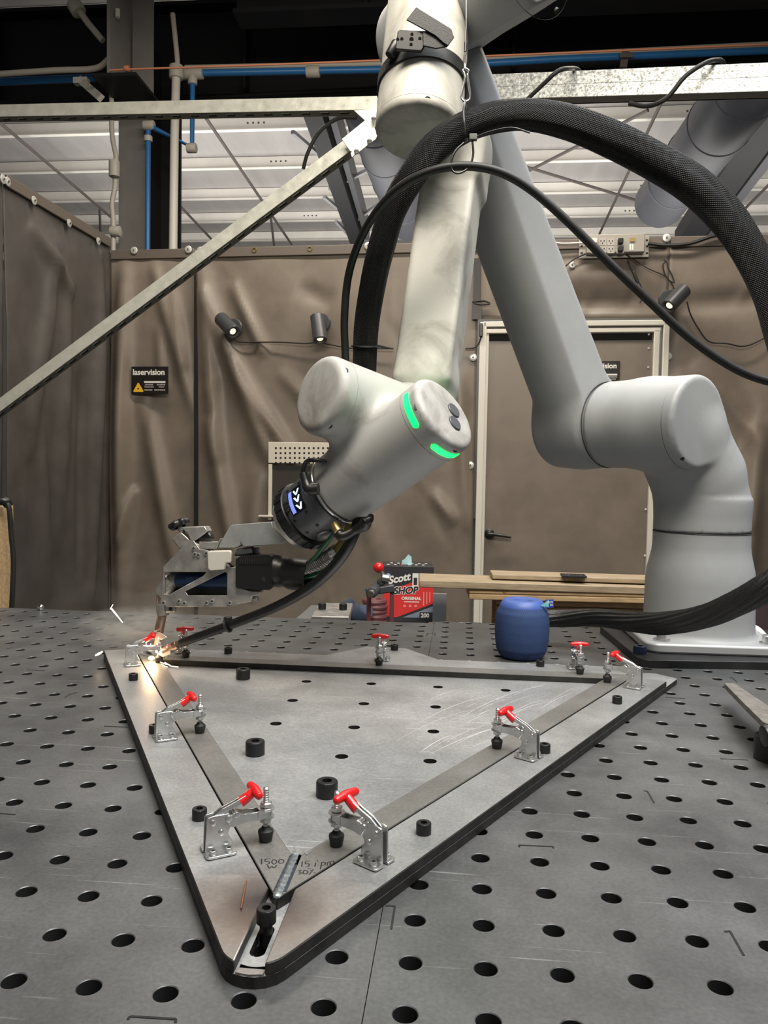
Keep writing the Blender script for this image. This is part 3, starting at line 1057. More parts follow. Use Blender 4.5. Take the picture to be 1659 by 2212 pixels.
# base plate with round holes: outer cap made by bridging each hole is heavy, so holes are real wells let into a triangulated top
def tri_plate(poly, z0, z1, holes):
    import bmesh
    bm = bmesh.new()
    def loop(pts):
        vs = [bm.verts.new((x * U, y * U, z1 * U)) for x, y in pts]
        return vs, [bm.edges.new((vs[i], vs[(i + 1) % len(vs)])) for i in range(len(vs))]
    ov, oe = loop(poly)
    edges = list(oe)
    rings = [ov]
    for pts in holes:
        hv, he = loop(pts)
        rings.append(hv)
        edges += he
    bmesh.ops.triangle_fill(bm, use_beauty=True, use_dissolve=False, edges=edges, normal=(0, 0, 1))
    # drop fill inside holes
    def inside(p, pts):
        c = False
        n = len(pts)
        for i in range(n):
            (x1, y1), (x2, y2) = pts[i], pts[(i + 1) % n]
            if (y1 > p[1]) != (y2 > p[1]) and p[0] < (x2 - x1) * (p[1] - y1) / (y2 - y1) + x1:
                c = not c
        return c
    bad = []
    for fc in bm.faces:
        ce = fc.calc_center_median() / U
        if any(inside((ce.x, ce.y), h) for h in holes) or not inside((ce.x, ce.y), poly):
            bad.append(fc)
    bmesh.ops.delete(bm, geom=bad, context='FACES_ONLY')
    for fc in bm.faces:
        if fc.normal.z < 0:
            fc.normal_flip()
    for k, ring in enumerate(rings):
        low = [bm.verts.new((v.co.x, v.co.y, z0 * U)) for v in ring]
        n = len(ring)
        for i in range(n):
            q = [ring[i], low[i], low[(i + 1) % n], ring[(i + 1) % n]]
            bm.faces.new(q if k == 0 else q[::-1])
    bm.normal_update()
    me = bpy.data.meshes.new('plate')
    bm.to_mesh(me)
    bm.free()
    # orient walls: fix with recalculation
    bm = bmesh.new()
    bm.from_mesh(me)
    bmesh.ops.recalc_face_normals(bm, faces=bm.faces)
    up = sum(f.normal.z * f.calc_area() for f in bm.faces)
    if up < 0:
        bmesh.ops.reverse_faces(bm, faces=bm.faces)
    bm.to_mesh(me)
    bm.free()
    return me

def circ(i, j, r, n=20):
    return [(i + r * math.cos(2 * math.pi * k / n), j + r * math.sin(2 * math.pi * k / n)) for k in range(n)]

hole_px = [(662, 1472), (802, 1477), (946, 1484), (1092, 1491), (632, 1513), (786, 1520), (941, 1527), (596, 1563), (765, 1571), (936, 1580), (738, 1634), (929, 1644)]
holes = []
for u, v in hole_px:
    p = T(u, v, ZB) / U
    holes.append(circ(p.x, p.y, .15))
SW = .2                                     # half width of the channel at the near tip
def stadium(x, y0, y1, r, n=10):
    return [(x + r * math.cos(math.pi * k / n), y1 + r * math.sin(math.pi * k / n)) for k in range(n + 1)] + \
           [(x - r * math.cos(math.pi * k / n), y0 - r * math.sin(math.pi * k / n)) for k in range(n + 1)]
holes.append(stadium(AX - .02, .72, 1.22, .105))
def arc_gap():
    pts = []
    for k in range(9):
        x = -.17 + .34 * k / 8
        pts.append((AX + x, .36 - .05 * math.cos(x * 8)))
    for k in range(8, -1, -1):
        x = -.17 + .34 * k / 8
        pts.append((AX + x, .46 - .05 * math.cos(x * 8)))
    return pts
holes.append(arc_gap())
me = tri_plate(BP, 0.004, ZB, holes)
me.materials.append(M_plate)
me.materials.append(M_edge)
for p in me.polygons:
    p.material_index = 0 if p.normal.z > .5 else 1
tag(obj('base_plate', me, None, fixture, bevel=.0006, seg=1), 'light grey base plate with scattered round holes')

# long bright scratches swept across the right half of the base plate
rsx = random.Random(3)
scr = MB()
def scratch(px, w):
    q = [T(u, v, ZB) + Vector((0, 0, .00012)) for u, v in px]
    q, _ = smooth_path(q, [1] * len(q), 6)
    vs, fs = [], []
    for i, p in enumerate(q):
        d = (q[min(i + 1, len(q) - 1)] - q[max(i - 1, 0)]).normalized()
        s = Vector((-d.y, d.x, 0)) * w * (.3 + .7 * math.sin(math.pi * i / (len(q) - 1)))
        vs += [p - s, p + s]
    for i in range(len(q) - 1):
        fs.append((2 * i, 2 * i + 1, 2 * i + 3, 2 * i + 2))
    scr.add(vs, [f[::-1] for f in fs])
def ok_px(u, v):
    p = T(u, v, ZB) / U
    a = (p.y - (TIP + 1.35)) / S3
    if any((p.x - h[0][0] + .15) ** 2 + (p.y - h[0][1]) ** 2 < .09 for h in holes[:12]):
        return False
    return p.y < BK - .75 and abs(p.x - AX) < a - .05
for k in range(70):
    u, v = rsx.uniform(960, 1330), rsx.uniform(1478, 1600)
    L_ = rsx.uniform(40, 230) * (1 if rsx.random() < .5 else .4)
    sl_ = rsx.uniform(.28, .5)
    px = [(u - L_ * t, v + L_ * (sl_ * t * (.55 + .6 * t))) for t in (0, .2, .4, .6, .8, 1)]
    if all(ok_px(*p) for p in px):
        scratch(px, rsx.uniform(.00010, .00032))
for k in range(60):
    u, v = rsx.uniform(560, 1100), rsx.uniform(1480, 1800)
    L_ = rsx.uniform(12, 60)
    an = rsx.uniform(-.6, .3)
    px = [(u + L_ * t * math.cos(an), v + L_ * t * math.sin(an) * .5 + 3 * t * t) for t in (0, .5, 1)]
    if all(ok_px(*p) for p in px):
        scratch(px, rsx.uniform(.00006, .00016))
tag(obj('scratch_marks', scr, mat('bare_scratch', (.85, .85, .85), .45, .15), fixture, smooth=False), 'fine bright scratches in the plate', kind='stuff')

# border strips
def strip(name, poly, z0, z1, m, rads=None, bev=.0008):
    pl = rounded(poly, rads) if rads else poly
    n = len(pl)
    mb = MB().prism(Sc(pl), z0 * U, z1 * U)
    o = obj(name, mb, m, fixture)
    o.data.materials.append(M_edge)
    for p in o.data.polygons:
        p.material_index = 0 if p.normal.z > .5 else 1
    if bev:
        b = o.modifiers.new('bevel', 'BEVEL')
        b.width = bev
        b.segments = 1
        b.limit_method = 'ANGLE'
    return o
gp = .014                                   # joint between border and bar
def line_pt(y, sgn, off):
    return (side_x(y, sgn, off), y)
# the near corner piece: both side strips leave the channel open along the axis
for sgn in (1, -1):
    n0 = tri_line(gp)[0]
    ytop = BK - .62 if sgn > 0 else BK + .35
    outer_top = line_pt(ytop, sgn, 1.0)
    inner_top = line_pt(ytop + .45, sgn, gp)
    chx = AX + sgn * SW
    # outer tip rounding where the channel leaves the plate
    def y_on(off, x):
        return (TIP - 2 * off) + abs(x - AX) * S3
    poly = [(chx, y_on(gp, chx) ), inner_top, outer_top]
    # walk down the outer edge, round the near corner
    rr = .5
    cyy = (TIP - 2 * 1.0) + 2 * rr
    arc = []
    for k in range(9):
        a = math.radians(-30 + -k * 60 / 8) if sgn > 0 else math.radians(210 + k * 60 / 8)
        x, y = AX + rr * math.cos(a), cyy + rr * math.sin(a)
        if (x - chx) * sgn > 0:
            arc.append((x, y))
    yl = cyy - math.sqrt(rr * rr - SW * SW)
    poly += arc + [(chx, yl)]
    tag(strip('border_strip', poly, ZB, ZTOP, M_border), 'pale outer border strip')
bl = tri_line(gp)
yb2 = BK + gp
back_poly = [(side_x(yb2, -1, gp) + .55, yb2), (side_x(yb2, 1, gp) - .3, yb2), (side_x(yb, 1, 1.0) - 1.5, yb), (AX + 1.9, yb), (AX + .7, yb + 1.5), (AX - .7, yb + 1.5), (AX - 1.9, yb),
             (side_x(yb, -1, 1.0) + 1.6, yb)]
tag(strip('border_strip', back_poly, ZB, ZTOP, M_border), 'pale back border strip with a trapezoid tongue')
# channel floor insert under the near tip
ins = MB().prism(Sc([(AX - SW + .02, .235), (AX, .205), (AX + SW - .02, .235), (AX + SW - .02, .33), (AX - SW + .02, .33)]), (ZB - .01) * U, (ZB + .03) * U)
obj('channel_lip', ins, M_border, fixture)

# workpiece: three mitred flat bars
frame = thing('triangle_workpiece', G(AX, 10, ZB), 'triangular frame of three flat steel bars clamped in the fixture', 'workpiece')
BW = .6
o0, oi = tri_line(0), tri_line(-BW)
names = [(0, 1), (1, 2), (2, 0)]
for a, b in names:
    pa, pb, qa, qb = Vector(o0[a]), Vector(o0[b]), Vector(oi[a]), Vector(oi[b])
    d = (pb - pa).normalized() * .01
    if a == 2 or b == 2:
        pass
    pl = [tuple(pa + d), tuple(pb - d), tuple(qb - d), tuple(qa + d)]
    m_ = MB().prism(Sc(pl), (ZB + .006) * U, (ZTOP + .012) * U)
    o = obj('flat_bar', m_, M_bar, frame, bevel=.0006, seg=1)
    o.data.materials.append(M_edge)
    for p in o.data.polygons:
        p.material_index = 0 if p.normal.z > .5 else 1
# weld bead along the near mitre
M_weld = mat('weld_bead', (.42, .47, .52), .3, .9, var=.3, vscale=200)
M_heat = mat('heat_tint', (.06, .07, .10), .35, .7, var=.4, vscale=60)
wb_ = MB()
zw = (ZTOP + .012) * U
pts = [G(AX - .005, TIP + .04 + k * (1.28 / 24)) + Vector((0, 0, zw)) for k in range(25)]
wb_.tube(pts, [.0026 + .0012 * abs(math.sin(k * 1.9)) for k in range(25)], 10)
for i, v in enumerate(wb_.v):
    wb_.v[i] = (v[0] * 1.0, v[1], zw + (v[2] - zw) * .35)
tag(obj('weld_bead', wb_, M_weld, frame), 'bright bluish weld bead along the near corner')
wf = MB().prism([(p[0] * U, p[1] * U) for p in [(AX - .1, TIP + .18), (AX + .1, TIP + .2), (AX + .1, TIP + 1.3), (AX, TIP + 1.36), (AX - .09, TIP + 1.28)]], zw, zw + .0003)
obj('weld_tint', wf, M_heat, frame)
# ground patch above the bead
M_grind = mat('ground_patch', (.75, .76, .74), .25, .9, var=.3, vscale=300)
gr = MB()
for pl in ([(632, 1838), (637, 1828), (641, 1846), (640, 1868), (634, 1868)], [(640, 1868), (645, 1848), (657, 1836), (662, 1838), (650, 1852), (643, 1870)], [(658, 1843), (672, 1835), (675, 1838), (662, 1848)]):
    q = [T(u, v, ZB if False else ZTOP + .012) for u, v in pl]
    gr.add([p + Vector((0, 0, .0003)) for p in q], [tuple(range(len(q)))[::-1]])
obj('ground_mark', gr, M_grind, frame, smooth=False)
# marker handwriting on the bars
strokes = [[(565, 1855), (565, 1867)], [(584, 1855), (574, 1856), (573, 1861), (580, 1861), (582, 1865), (574, 1868)],
           [(590, 1857), (587, 1862), (591, 1867), (597, 1864), (597, 1859), (590, 1857)], [(606, 1856), (602, 1860), (604, 1865), (611, 1864), (613, 1859), (606, 1856)],
           [(578, 1869), (582, 1876), (587, 1871), (592, 1875), (598, 1869)],
           [(653, 1861), (652, 1872)], [(670, 1860), (661, 1861), (660, 1866), (667, 1866), (667, 1871), (659, 1873)], [(682, 1864), (680, 1872)], [(684, 1859), (684, 1860)],
           [(695, 1863), (692, 1878)], [(695, 1863), (702, 1863), (702, 1868), (694, 1870)], [(707, 1870), (708, 1863), (713, 1862), (713, 1868), (714, 1862), (721, 1860), (721, 1866)],
           [(664, 1877), (672, 1876)],
           [(643, 1880), (651, 1880), (646, 1884), (652, 1886), (644, 1889)], [(657, 1880), (655, 1886), (661, 1888), (665, 1883), (659, 1880), (657, 1880)], [(668, 1889), (677, 1878)], [(670, 1880), (671, 1881)], [(677, 1886), (682, 1885)]]
ink = MB()
for st in strokes:
    q = [T(u, v, ZTOP + .012) + Vector((0, 0, .0002)) for u, v in st]
    if len(q) == 2 and (q[0] - q[1]).length < .001:
        q[1] = q[0] + Vector((.0012, 0, 0))
    ink.tube(q, .00058, 6, sub=3 if len(q) > 2 else 0)
for i, v in enumerate(ink.v):
    z0 = (ZTOP + .012) * U
    ink.v[i] = (v[0], v[1], z0 + (v[2] - z0) * .3)
tag(obj('marker_writing', ink, mat('marker_ink', (.015, .013, .012), .5), frame), 'handwritten black marker notes')

# heat stain on the border around the near weld: a burnt patch with its own shape
N, L, B = nodes_of(M_border)
geo = N.new('ShaderNodeNewGeometry')
def blob(center, radius, squash):
    mp = N.new('ShaderNodeMapping')
    mp.vector_type = 'POINT'
    mp.inputs['Location'].default_value = tuple(-c for c in center)
    L.new(geo.outputs['Position'], mp.inputs['Vector'])
    ns = N.new('ShaderNodeTexNoise')
    ns.inputs['Scale'].default_value = 40
    ns.inputs['Detail'].default_value = 4
    L.new(geo.outputs['Position'], ns.inputs['Vector'])
    ln = N.new('ShaderNodeVectorMath')
    ln.operation = 'LENGTH'
    L.new(mp.outputs['Vector'], ln.inputs[0])
    ad = N.new('ShaderNodeMath')
    ad.operation = 'MULTIPLY_ADD'
    ad.inputs[1].default_value = squash
    L.new(ns.outputs['Fac'], ad.inputs[0])
    L.new(ln.outputs['Value'], ad.inputs[2])
    mr = N.new('ShaderNodeMapRange')
    mr.inputs['From Min'].default_value = radius
    mr.inputs['From Max'].default_value = radius * .25
    L.new(ad.outputs[0], mr.inputs['Value'])
    return mr.outputs['Result']
old = B.inputs['Base Color'].links[0].from_socket
prev = old
for cpt, rad, colr, amt in ((G(AX - .15, TIP - .35, .33), .100, (.17, .12, .085), .9), (G(AX - .1, TIP - .05, .33), .056, (.035, .03, .038), .95)):
    f_ = blob(cpt, rad, .022)
    mx = N.new('ShaderNodeMixRGB')
    mx.inputs[2].default_value = (*colr, 1)
    mu = N.new('ShaderNodeMath')
    mu.operation = 'MULTIPLY'
    mu.inputs[1].default_value = amt
    L.new(f_, mu.inputs[0])
    L.new(mu.outputs[0], mx.inputs[0])
    L.new(prev, mx.inputs[1])
    prev = mx.outputs[0]
L.new(prev, B.inputs['Base Color'])

# ------------------------------------------------------------------ socket-head bolts
def socket_bolt(name, p, r, h, m, label, group):
    t = thing(name, p, label, 'bolt', group)
    mb = MB()
    seg = 36
    x, y, z = frame_of((0, 0, 1))
    # outer wall with rounded top lip, then the hexagon socket
    prof = [(r, 0), (r, h * .86), (r * .97, h * .96), (r * .9, h)]
    mb.lathe(prof, p, (0, 0, 1), seg, cap=False)
    n0 = len(mb.v)
    rim = [Vector(v) for v in mb.v[-seg:]]
    hexr = r * .50
    hexp = []
    for k in range(seg):
        a = 2 * math.pi * k / seg
        q = hexr * math.cos(math.pi / 6) / math.cos(((a + math.pi / 6) % (math.pi / 3)) - math.pi / 6)
        hexp.append(Vector(p) + Vector((math.cos(a) * q, math.sin(a) * q, h)))
    low = [v - Vector((0, 0, h * .6)) for v in hexp]
    vs = rim + hexp + low
    fs = []
    for k in range(seg):
        k2 = (k + 1) % seg
        fs.append((k, k2, seg + k2, seg + k))
        fs.append((seg + k, seg + k2, 2 * seg + k2, 2 * seg + k))
    fs.append(tuple(2 * seg + k for k in range(seg)))
    mb.add(vs, fs)
    obj('head', mb, m, t, angle=40)
    return t
for (u, v), w in (((525, 1466), 'nearest the weld'), ((551, 1629), 'in the middle'), ((706, 1719), 'nearest the camera')):
    socket_bolt('socket_bolt', T(u, v, ZB), .0108, .0155, M_bolt, 'large black socket head bolt on the inner plate, the one ' + w, 'large bolts on the inner plate')
small = [((288, 1469), 'below the clamp beside the weld'), ((431, 1769), 'left of the near left clamp'), ((915, 1800), 'right of the near right clamp'), ((1333, 1519), 'near the right corner'),
         ((1167, 1439), 'in front of the blue speaker'), ((493, 1411), 'on the back strip right of the weld'), ((1176, 1625), 'hidden behind the middle right clamp'),
         ((334, 1583), 'behind the middle left clamp'), ((852, 1404), 'behind the back middle clamp')]
for (u, v), w in small:
    socket_bolt('socket_bolt', T(u, v, ZTOP), .0066, .0098, M_bolt, 'small black socket bolt on the border strip ' + w, 'small bolts on the border strips')
pb_ = T(576, 2010, ZB)
t = socket_bolt('socket_bolt', G(AX - .01, 1.14, ZB) + Vector((0, 0, .0085)), .0068, .0100, M_bolt, 'black socket head bolt standing in the slot at the near corner', None)
obj('shank', MB().cyl(G(AX - .01, 1.14, 0), G(AX - .01, 1.14, ZB) + Vector((0, 0, .0095)), .0045, seg=20), M_bolt, t)
# snippet of welding wire
tag(obj('wire_snippet', MB().tube([T(532, 1903, ZTOP + .03), T(527, 1930, ZTOP + .03), T(521, 1962, ZTOP + .03)], .0006, 8, sub=5), mat('copper_wire', (.55, .25, .12), .3, .9)),
    'short bent piece of copper coloured welding wire on the border strip', 'wire')

# ------------------------------------------------------------------ toggle clamps
mm = .001
def make_clamp():
    root = thing('toggle_clamp', (0, 0, 0), 'toggle clamp', 'clamp', 'toggle clamps on the fixture')
    # local: spindle foot at the origin, clamp body behind it along -x, z up; sizes in millimetres
    def L_(name, mb, m, par=root, bev=0.0):
        mb.v = [tuple(c * mm for c in v) for v in mb.v]
        return obj(name, mb, m, par, bevel=bev * mm, local=True)
    XZ = Matrix(((1, 0, 0, 0), (0, 0, -1, 0), (0, 1, 0, 0), (0, 0, 0, 1)))
    for s in (-1, 1):
        L_('base_flange', MB().prism(rounded([(-53, s * 2.5), (-53, s * 13), (-28, s * 13), (-28, s * 2.5)], [0, 3, 3, 0], 4), 0, 1.8), M_clampz, bev=.3)
        poly = rounded([(-52, 0), (-31, 0), (-30, 8), (-34, 15), (-30, 22), (-26, 25), (-33, 31), (-46, 31), (-51, 30)], [0, 0, 3, 3, 3, 2, 3, 2, 2], 4)
        M = Matrix.Translation((0, s * 3.4, 0)) @ XZ
        L_('side_plate', MB().prism(poly, -.9, .9, M), M_clampz, bev=.25)
        for x in (-47, -34):
            b = L_('bolt', MB().cyl((x, s * 8.5, 1.8), (x, s * 8.5, 5.2), 3.0, seg=16, bev=.5), M_clampz)
            mb = MB().cyl((x, s * 8.5, 5.0), (x, s * 8.5, 5.3), 1.6, seg=6)
            L_('socket', mb, M_bolt, b)
    for x, z, r in ((-46, 26, 2.4), (-39, 17, 2.4), (-33, 27, 2.8), (-26.5, 29, 2.4)):
        L_('rivet', MB().cyl((x, -6.2, z), (x, 6.2, z), r, seg=18, bev=.5), M_clampz)
    # hold-down arm: two cheeks that close round the spindle
    for s in (-1, 1):
        poly = rounded([(-31, 19), (-22, 21), (-8, 21), (-8, 28), (-20, 28.5), (-28, 31), (-35, 27)], [2, 3, 1, 1, 3, 3, 3], 4)
        M = Matrix.Translation((0, s * 4.6, 0)) @ XZ
        L_('arm_cheek', MB().prism(poly, -.8, .8, M), M_clampz, bev=.25)
    ub = MB()
    pth = [(-9, 4.6), (-3, 4.6)] + [(4.6 * math.cos(math.radians(a)) * 1.0, 4.6 * math.sin(math.radians(a))) for a in range(90, -91, -20)] + [(-3, -4.6), (-9, -4.6)]
    for (x0, y0), (x1, y1) in zip(pth[:-1], pth[1:]):
        ub.beam((x0, y0, 24.5), (x1, y1, 24.5), 1.6, 7)
    L_('arm_loop', ub, M_clampz)
    for z in (21, 28):
        L_('flanged_washer', MB().lathe([(2.6, 0), (6.6, 0), (7.2, .6), (7.0, 1.4), (2.6, 1.6)], (0, 0, z - .8), (0, 0, 1), 28), M_clampz)
    L_('nut', MB().lathe([(4.4, 0), (5.1, .5), (5.1, 3.6), (4.4, 4.2), (2.4, 4.2)], (0, 0, 29), (0, 0, 1), 6), M_clampz)
    L_('nut', MB().lathe([(2.4, 0), (4.4, 0), (5.1, .5), (5.1, 3.3), (4.4, 3.8)], (0, 0, 16.2), (0, 0, 1), 6), M_clampz)
    prof = []
    for k in range(0, 34):
        prof.append((2.55 if k % 2 else 2.15, 12 + k))
    L_('spindle', MB().lathe([(0, 11)] + prof + [(1.5, 46), (0, 46)], (0, 0, 0), (0, 0, 1), 16), M_clampz)
    L_('rubber_tip', MB().lathe([(0, 0), (5.0, 0), (5.3, .6), (6.6, 8.2), (6.3, 9.2), (4.4, 10.4), (2.8, 13.0), (0, 13.0)], (0, 0, 0), (0, 0, 1), 28), M_tip)
    # lever and red T handle
    for s in (-1, 1):
        poly = rounded([(-48, 25), (-44, 24.5), (-36, 31.5), (-25, 35), (-16, 40), (-18, 43), (-27, 39), (-38, 35), (-47, 29)], [1.5] * 9, 3)
        M = Matrix.Translation((0, s * 1.9, 0)) @ XZ
        L_('lever', MB().prism(poly, -.8, .8, M), M_clampz, bev=.25)
    tb = MB().tube([(-22, 0, 36.5), (-15, 0, 41), (-10, 0, 44.5)], [4.3, 4.2, 4.0], 14)
    hnd = L_('handle_grip', tb, M_red)
    L_('handle_bar', MB().tube([(-10, -14.5, 44.5), (-10, -13.6, 44.5), (-10, -11, 44.6), (-9.6, 0, 45), (-10, 11, 44.6), (-10, 13.6, 44.5), (-10, 14.5, 44.5)], [.8, 2.6, 3.5, 4.3, 3.5, 2.6, .8], 16, sub=3), M_red, hnd)
    return root
clamps = [((-.6, 3.42), 33, 'zinc toggle clamp with red T handle on the left strip at the near corner'),
          ((.6, 3.42), 147, 'zinc toggle clamp with red T handle on the right strip at the near corner'),
          ((-3.47, 8.47), 33, 'zinc toggle clamp with red T handle halfway along the left strip'),
          ((3.47, 8.47), 147, 'zinc toggle clamp with red T handle halfway along the right strip'),
          ((7.05, 14.68), 150, 'zinc toggle clamp with red T handle at the far end of the right strip'),
          ((-6.98, 14.75), 28, 'zinc toggle clamp right beside the glowing weld'),
          ((6.37, 15.55), -88, 'zinc toggle clamp on the back strip right of the blue speaker'),
          ((0.02, 15.6), -92, 'zinc toggle clamp on the tongue in the middle of the back strip'),
          ((-6.4, 15.6), -62, 'zinc toggle clamp on the back strip just behind the torch hose')]
proto = make_clamp()
for k, ((dx, y), ang, lab) in enumerate(clamps):
    o = proto if k == 0 else copy_tree(proto)
    o.location = G(AX + dx, y, ZTOP + .015)
    o.rotation_euler = (0, 0, math.radians(ang))
    o['label'] = lab

# ------------------------------------------------------------------ robot arm
def robot_mat(name, colr, dirt=.35, rough=.52):
    m = mat(name, colr, rough, 0, var=.08, vscale=8, bump=.05, bscale=500)
    N, L, B = nodes_of(m)
    src = B.inputs['Base Color'].links[0].from_socket
    tc = N.new('ShaderNodeTexCoord')
    n = N.new('ShaderNodeTexNoise')
    n.inputs['Scale'].default_value = 11
    n.inputs['Detail'].default_value = 7
    n.inputs['Roughness'].default_value = .6
    n.inputs['Distortion'].default_value = .6
    L.new(tc.outputs['Object'], n.inputs['Vector'])
    r = N.new('ShaderNodeValToRGB')
    r.color_ramp.elements[0].position, r.color_ramp.elements[1].position = .52, .70
    r.color_ramp.elements[0].color = (0, 0, 0, 1)
    r.color_ramp.elements[1].color = (dirt, dirt, dirt, 1)
    L.new(n.outputs['Fac'], r.inputs['Fac'])
    mx = N.new('ShaderNodeMixRGB')
    mx.inputs[2].default_value = (.11, .09, .07, 1)
    L.new(r.outputs['Color'], mx.inputs[0])
    L.new(src, mx.inputs[1])
    L.new(mx.outputs[0], B.inputs['Base Color'])
    return m
M_rob = robot_mat('robot_grey_clean_dim', (.30, .308, .315), .05)  # same robot paint, darkened where less lamp light should show
M_robd = robot_mat('robot_grey_worn_lit', (.47, .46, .42), .55)  # warm lamp light put into this paler tone; the dirt is wear
M_seam = mat('robot_seam', (.02, .02, .02), .7)
M_led = mat('green_light_band', (.02, .9, .15), .4, emit=(.0, 1.0, .03), estr=9.0)
M_btn = mat('button_grey', (.075, .08, .09), .45)
M_char = mat('tool_charcoal', (.050, .053, .060), .36)
M_alu = mat('machined_aluminium', (.50, .49, .46), .42, .75, var=.15, vscale=60, rvar=.08)
M_flange = mat('robot_flange_paint', (.34, .348, .355), .35, .1)

mount = obj('robot_mount_plate', MB().prism(Sc(rounded([(5.8, 18.08), (14.5, 19.0), (14.5, 24.5), (5.45, 24.3)], [.4, .3, .3, .3])), .002 * U, .28 * U), mat('mount_plate_steel', (.030, .030, .032), .45, .4, var=.35, vscale=25), bevel=.001)
tag(mount, 'thick black steel plate between the table and the robot base', 'mounting plate')
socket_bolt('socket_bolt', Vector(T(1382, 1411, .28)), .0118, .0135, mat('blue_black_bolt', (.035, .05, .11), .35, .6), 'dark blue socket head bolt on the robot mounting plate', None)

BX, BY = 8.72, 21.72                        # base axis in pitches
ROB = thing('industrial_robot', G(BX, BY, .28), 'grey six-axis robot arm bolted at the right of the welding table', 'robot')
rot = math.radians(1)
def rotp(p):
    return (BX + p[0] * math.cos(rot) - p[1] * math.sin(rot), BY + p[0] * math.sin(rot) + p[1] * math.cos(rot))
fl = MB().prism(Sc([rotp(p) for p in rounded([(-2.5, -2.5), (2.5, -2.5), (2.5, 2.45), (-2.5, 2.45)], [.5] * 4)]), .28 * U, .64 * U)
fo = obj('base_flange', fl, M_flange, ROB, bevel=.004)
for sx in (-1, 1):
    for sy in (-1, 1):
        q = rotp((sx * 1.86, sy * 1.95))
        bo = obj('flange_bolt', MB().lathe([(.3, 0), (.3, .06), (.2, .06), (.2, .3), (.17, .33), (0, .33)], (q[0], q[1], .64), (0, 0, 1), 24), M_clampz, fo)
        bo.data.transform(Matrix.Scale(U, 4))
Z3 = np.array([0, 0, 1.])
Aax = np.array([.667, -.745, 0.]); Aax /= np.linalg.norm(Aax)
Hax = np.array([-.745, -.667, 0.])
ring = Pu(1316, 918, 30.3)
capc = Pu(1512, 912, 27.2)
bx = np.array([BX, BY, 0.])
# column
colm = MB().lathe([(2.16, .63), (2.06, .70), (2.02, .85), (2.0, 1.3), (1.985, 2.6), (1.94, 3.05), (1.85, 3.45), (1.785, 3.75), (1.76, 4.0), (1.755, 4.48)], (BX, BY, 0), (0, 0, 1), 72, cap=True)
co = obj('base_column', colm, M_rob, ROB, angle=60)
co.data.transform(Matrix.Scale(U, 4))
sm = MB().ring((BX, BY, 4.50), (0, 0, 1), 1.75, .022, 72, 6)
so = obj('column_seam', sm, M_seam, ROB)
so.data.transform(Matrix.Scale(U, 4))
# shoulder: vertical stub that bends into the horizontal cylinder
mid = (ring + capc) / 2
def f_sh(p):
    d = sd_cyl(p, bx + Z3 * 4.52, bx + Z3 * 5.8, 1.755, .04)
    e1 = bx + Z3 * 5.6
    e2 = bx + Z3 * 6.6 + (mid - bx) * np.array([.12, .12, 0])
    e3 = mid * .5 + (bx + Z3 * 7.7) * .5
    e4 = mid.copy()
    for a, b in ((e1, e2), (e2, e3), (e3, e4)):
        d = smin(d, sd_cone(p, a, b, 1.72, 1.66), .15)
    d = np.maximum(d, -(p[:, 2] - 4.52))
    c = sd_cyl(p, ring + Aax * .02, capc, 1.66, .17)
    return smin(d, c, .3)
sh = sdf_mb(f_sh, np.minimum(np.minimum(ring, capc), bx + [0, 0, 5]) - 2.2, np.maximum(np.maximum(ring, capc), bx + [0, 0, 7]) + 2.2, .09)
obj('shoulder', sh, M_rob, ROB, angle=180)
def seam(c, z, R, name='seam', r=.016, par=ROB):
    o = obj(name, MB().ring(c, z, R, r, 72, 6), M_seam, par)
    o.data.transform(Matrix.Scale(U, 4))
    return o
seam(ring, Aax, 1.655, 'joint_seam', .02)
seam(capc - Aax * .42, Aax, 1.655, 'cap_seam', .010)
def recess(c, n, r, par, m=M_seam, depth=.03):
    o = obj('screw_recess', MB().cyl(Vector(c) - Vector(n) * .05, Vector(c) + Vector(n) * depth, r, seg=14), m, par)
    o.data.transform(Matrix.Scale(U, 4))
    return o
xx, yy, zz = frame_of(Aax, (0, 0, 1))
for a in (35, 145, 215, 325):
    d = np.array(xx) * math.cos(math.radians(a)) + np.array(yy) * math.sin(math.radians(a))
    n_ = np.array(d) * .7 + Aax * .7
    recess(capc - Aax * .06 + d * 1.565, n_, .075, ROB)
# upper arm
E = ring - Aax * 1.25
Tp = np.array([-1.75, 17.42, 21.3])
R_e, R_t = 1.52, 1.22
def f_ua(p):
    d = sd_cone(p, E, Tp, R_e, R_t)
    c = sd_cyl(p, ring - Aax * 2.75, ring - Aax * .02, 1.66, .42)
    d = smin(d, c, .55)
    return np.maximum(d, (p - (ring - Aax * .02)) @ Aax)
ua = sdf_mb(f_ua, np.minimum(E, Tp) - 2.6, np.maximum(E, Tp) + 2.6, .10)
obj('upper_arm', ua, M_rob, ROB, angle=180)
seam(ring - Aax * 2.45, Aax, 1.58, 'back_cover_seam', .012)
# elbow housing: cylinder across the top of the upper arm with a flare
J3 = np.array([-1.7, 17.4, 21.0])
cap3 = J3 + Aax * 4.9
adir = (Tp - E) / np.linalg.norm(Tp - E)
fore_top = Pu(938, -110, 24.3)
def f_el(p):
    d = sd_cyl(p, J3 - Aax * 1.2, cap3, 1.42, .16)
    d = smin(d, sd_cone(p, J3 - adir * 1.3, J3, 1.22, 1.3), 1.3)
    d = smin(d, sd_cone(p, J3 + Aax * 2.9, fore_top, 1.4, 1.3), .7)
    return np.maximum(d, -((p - (J3 - adir * .95)) @ adir))
lo = np.minimum(np.minimum(J3 - 3.2, cap3 - 2), fore_top - 1.8)
hi = np.maximum(np.maximum(J3 + 2.2, cap3 + 2), fore_top + 1.8)
el = sdf_mb(f_el, lo, hi, .10)
obj('elbow_housing', el, M_rob, ROB, angle=180)
seam(J3 - adir * .95, adir, 1.25, 'elbow_seam', .016)
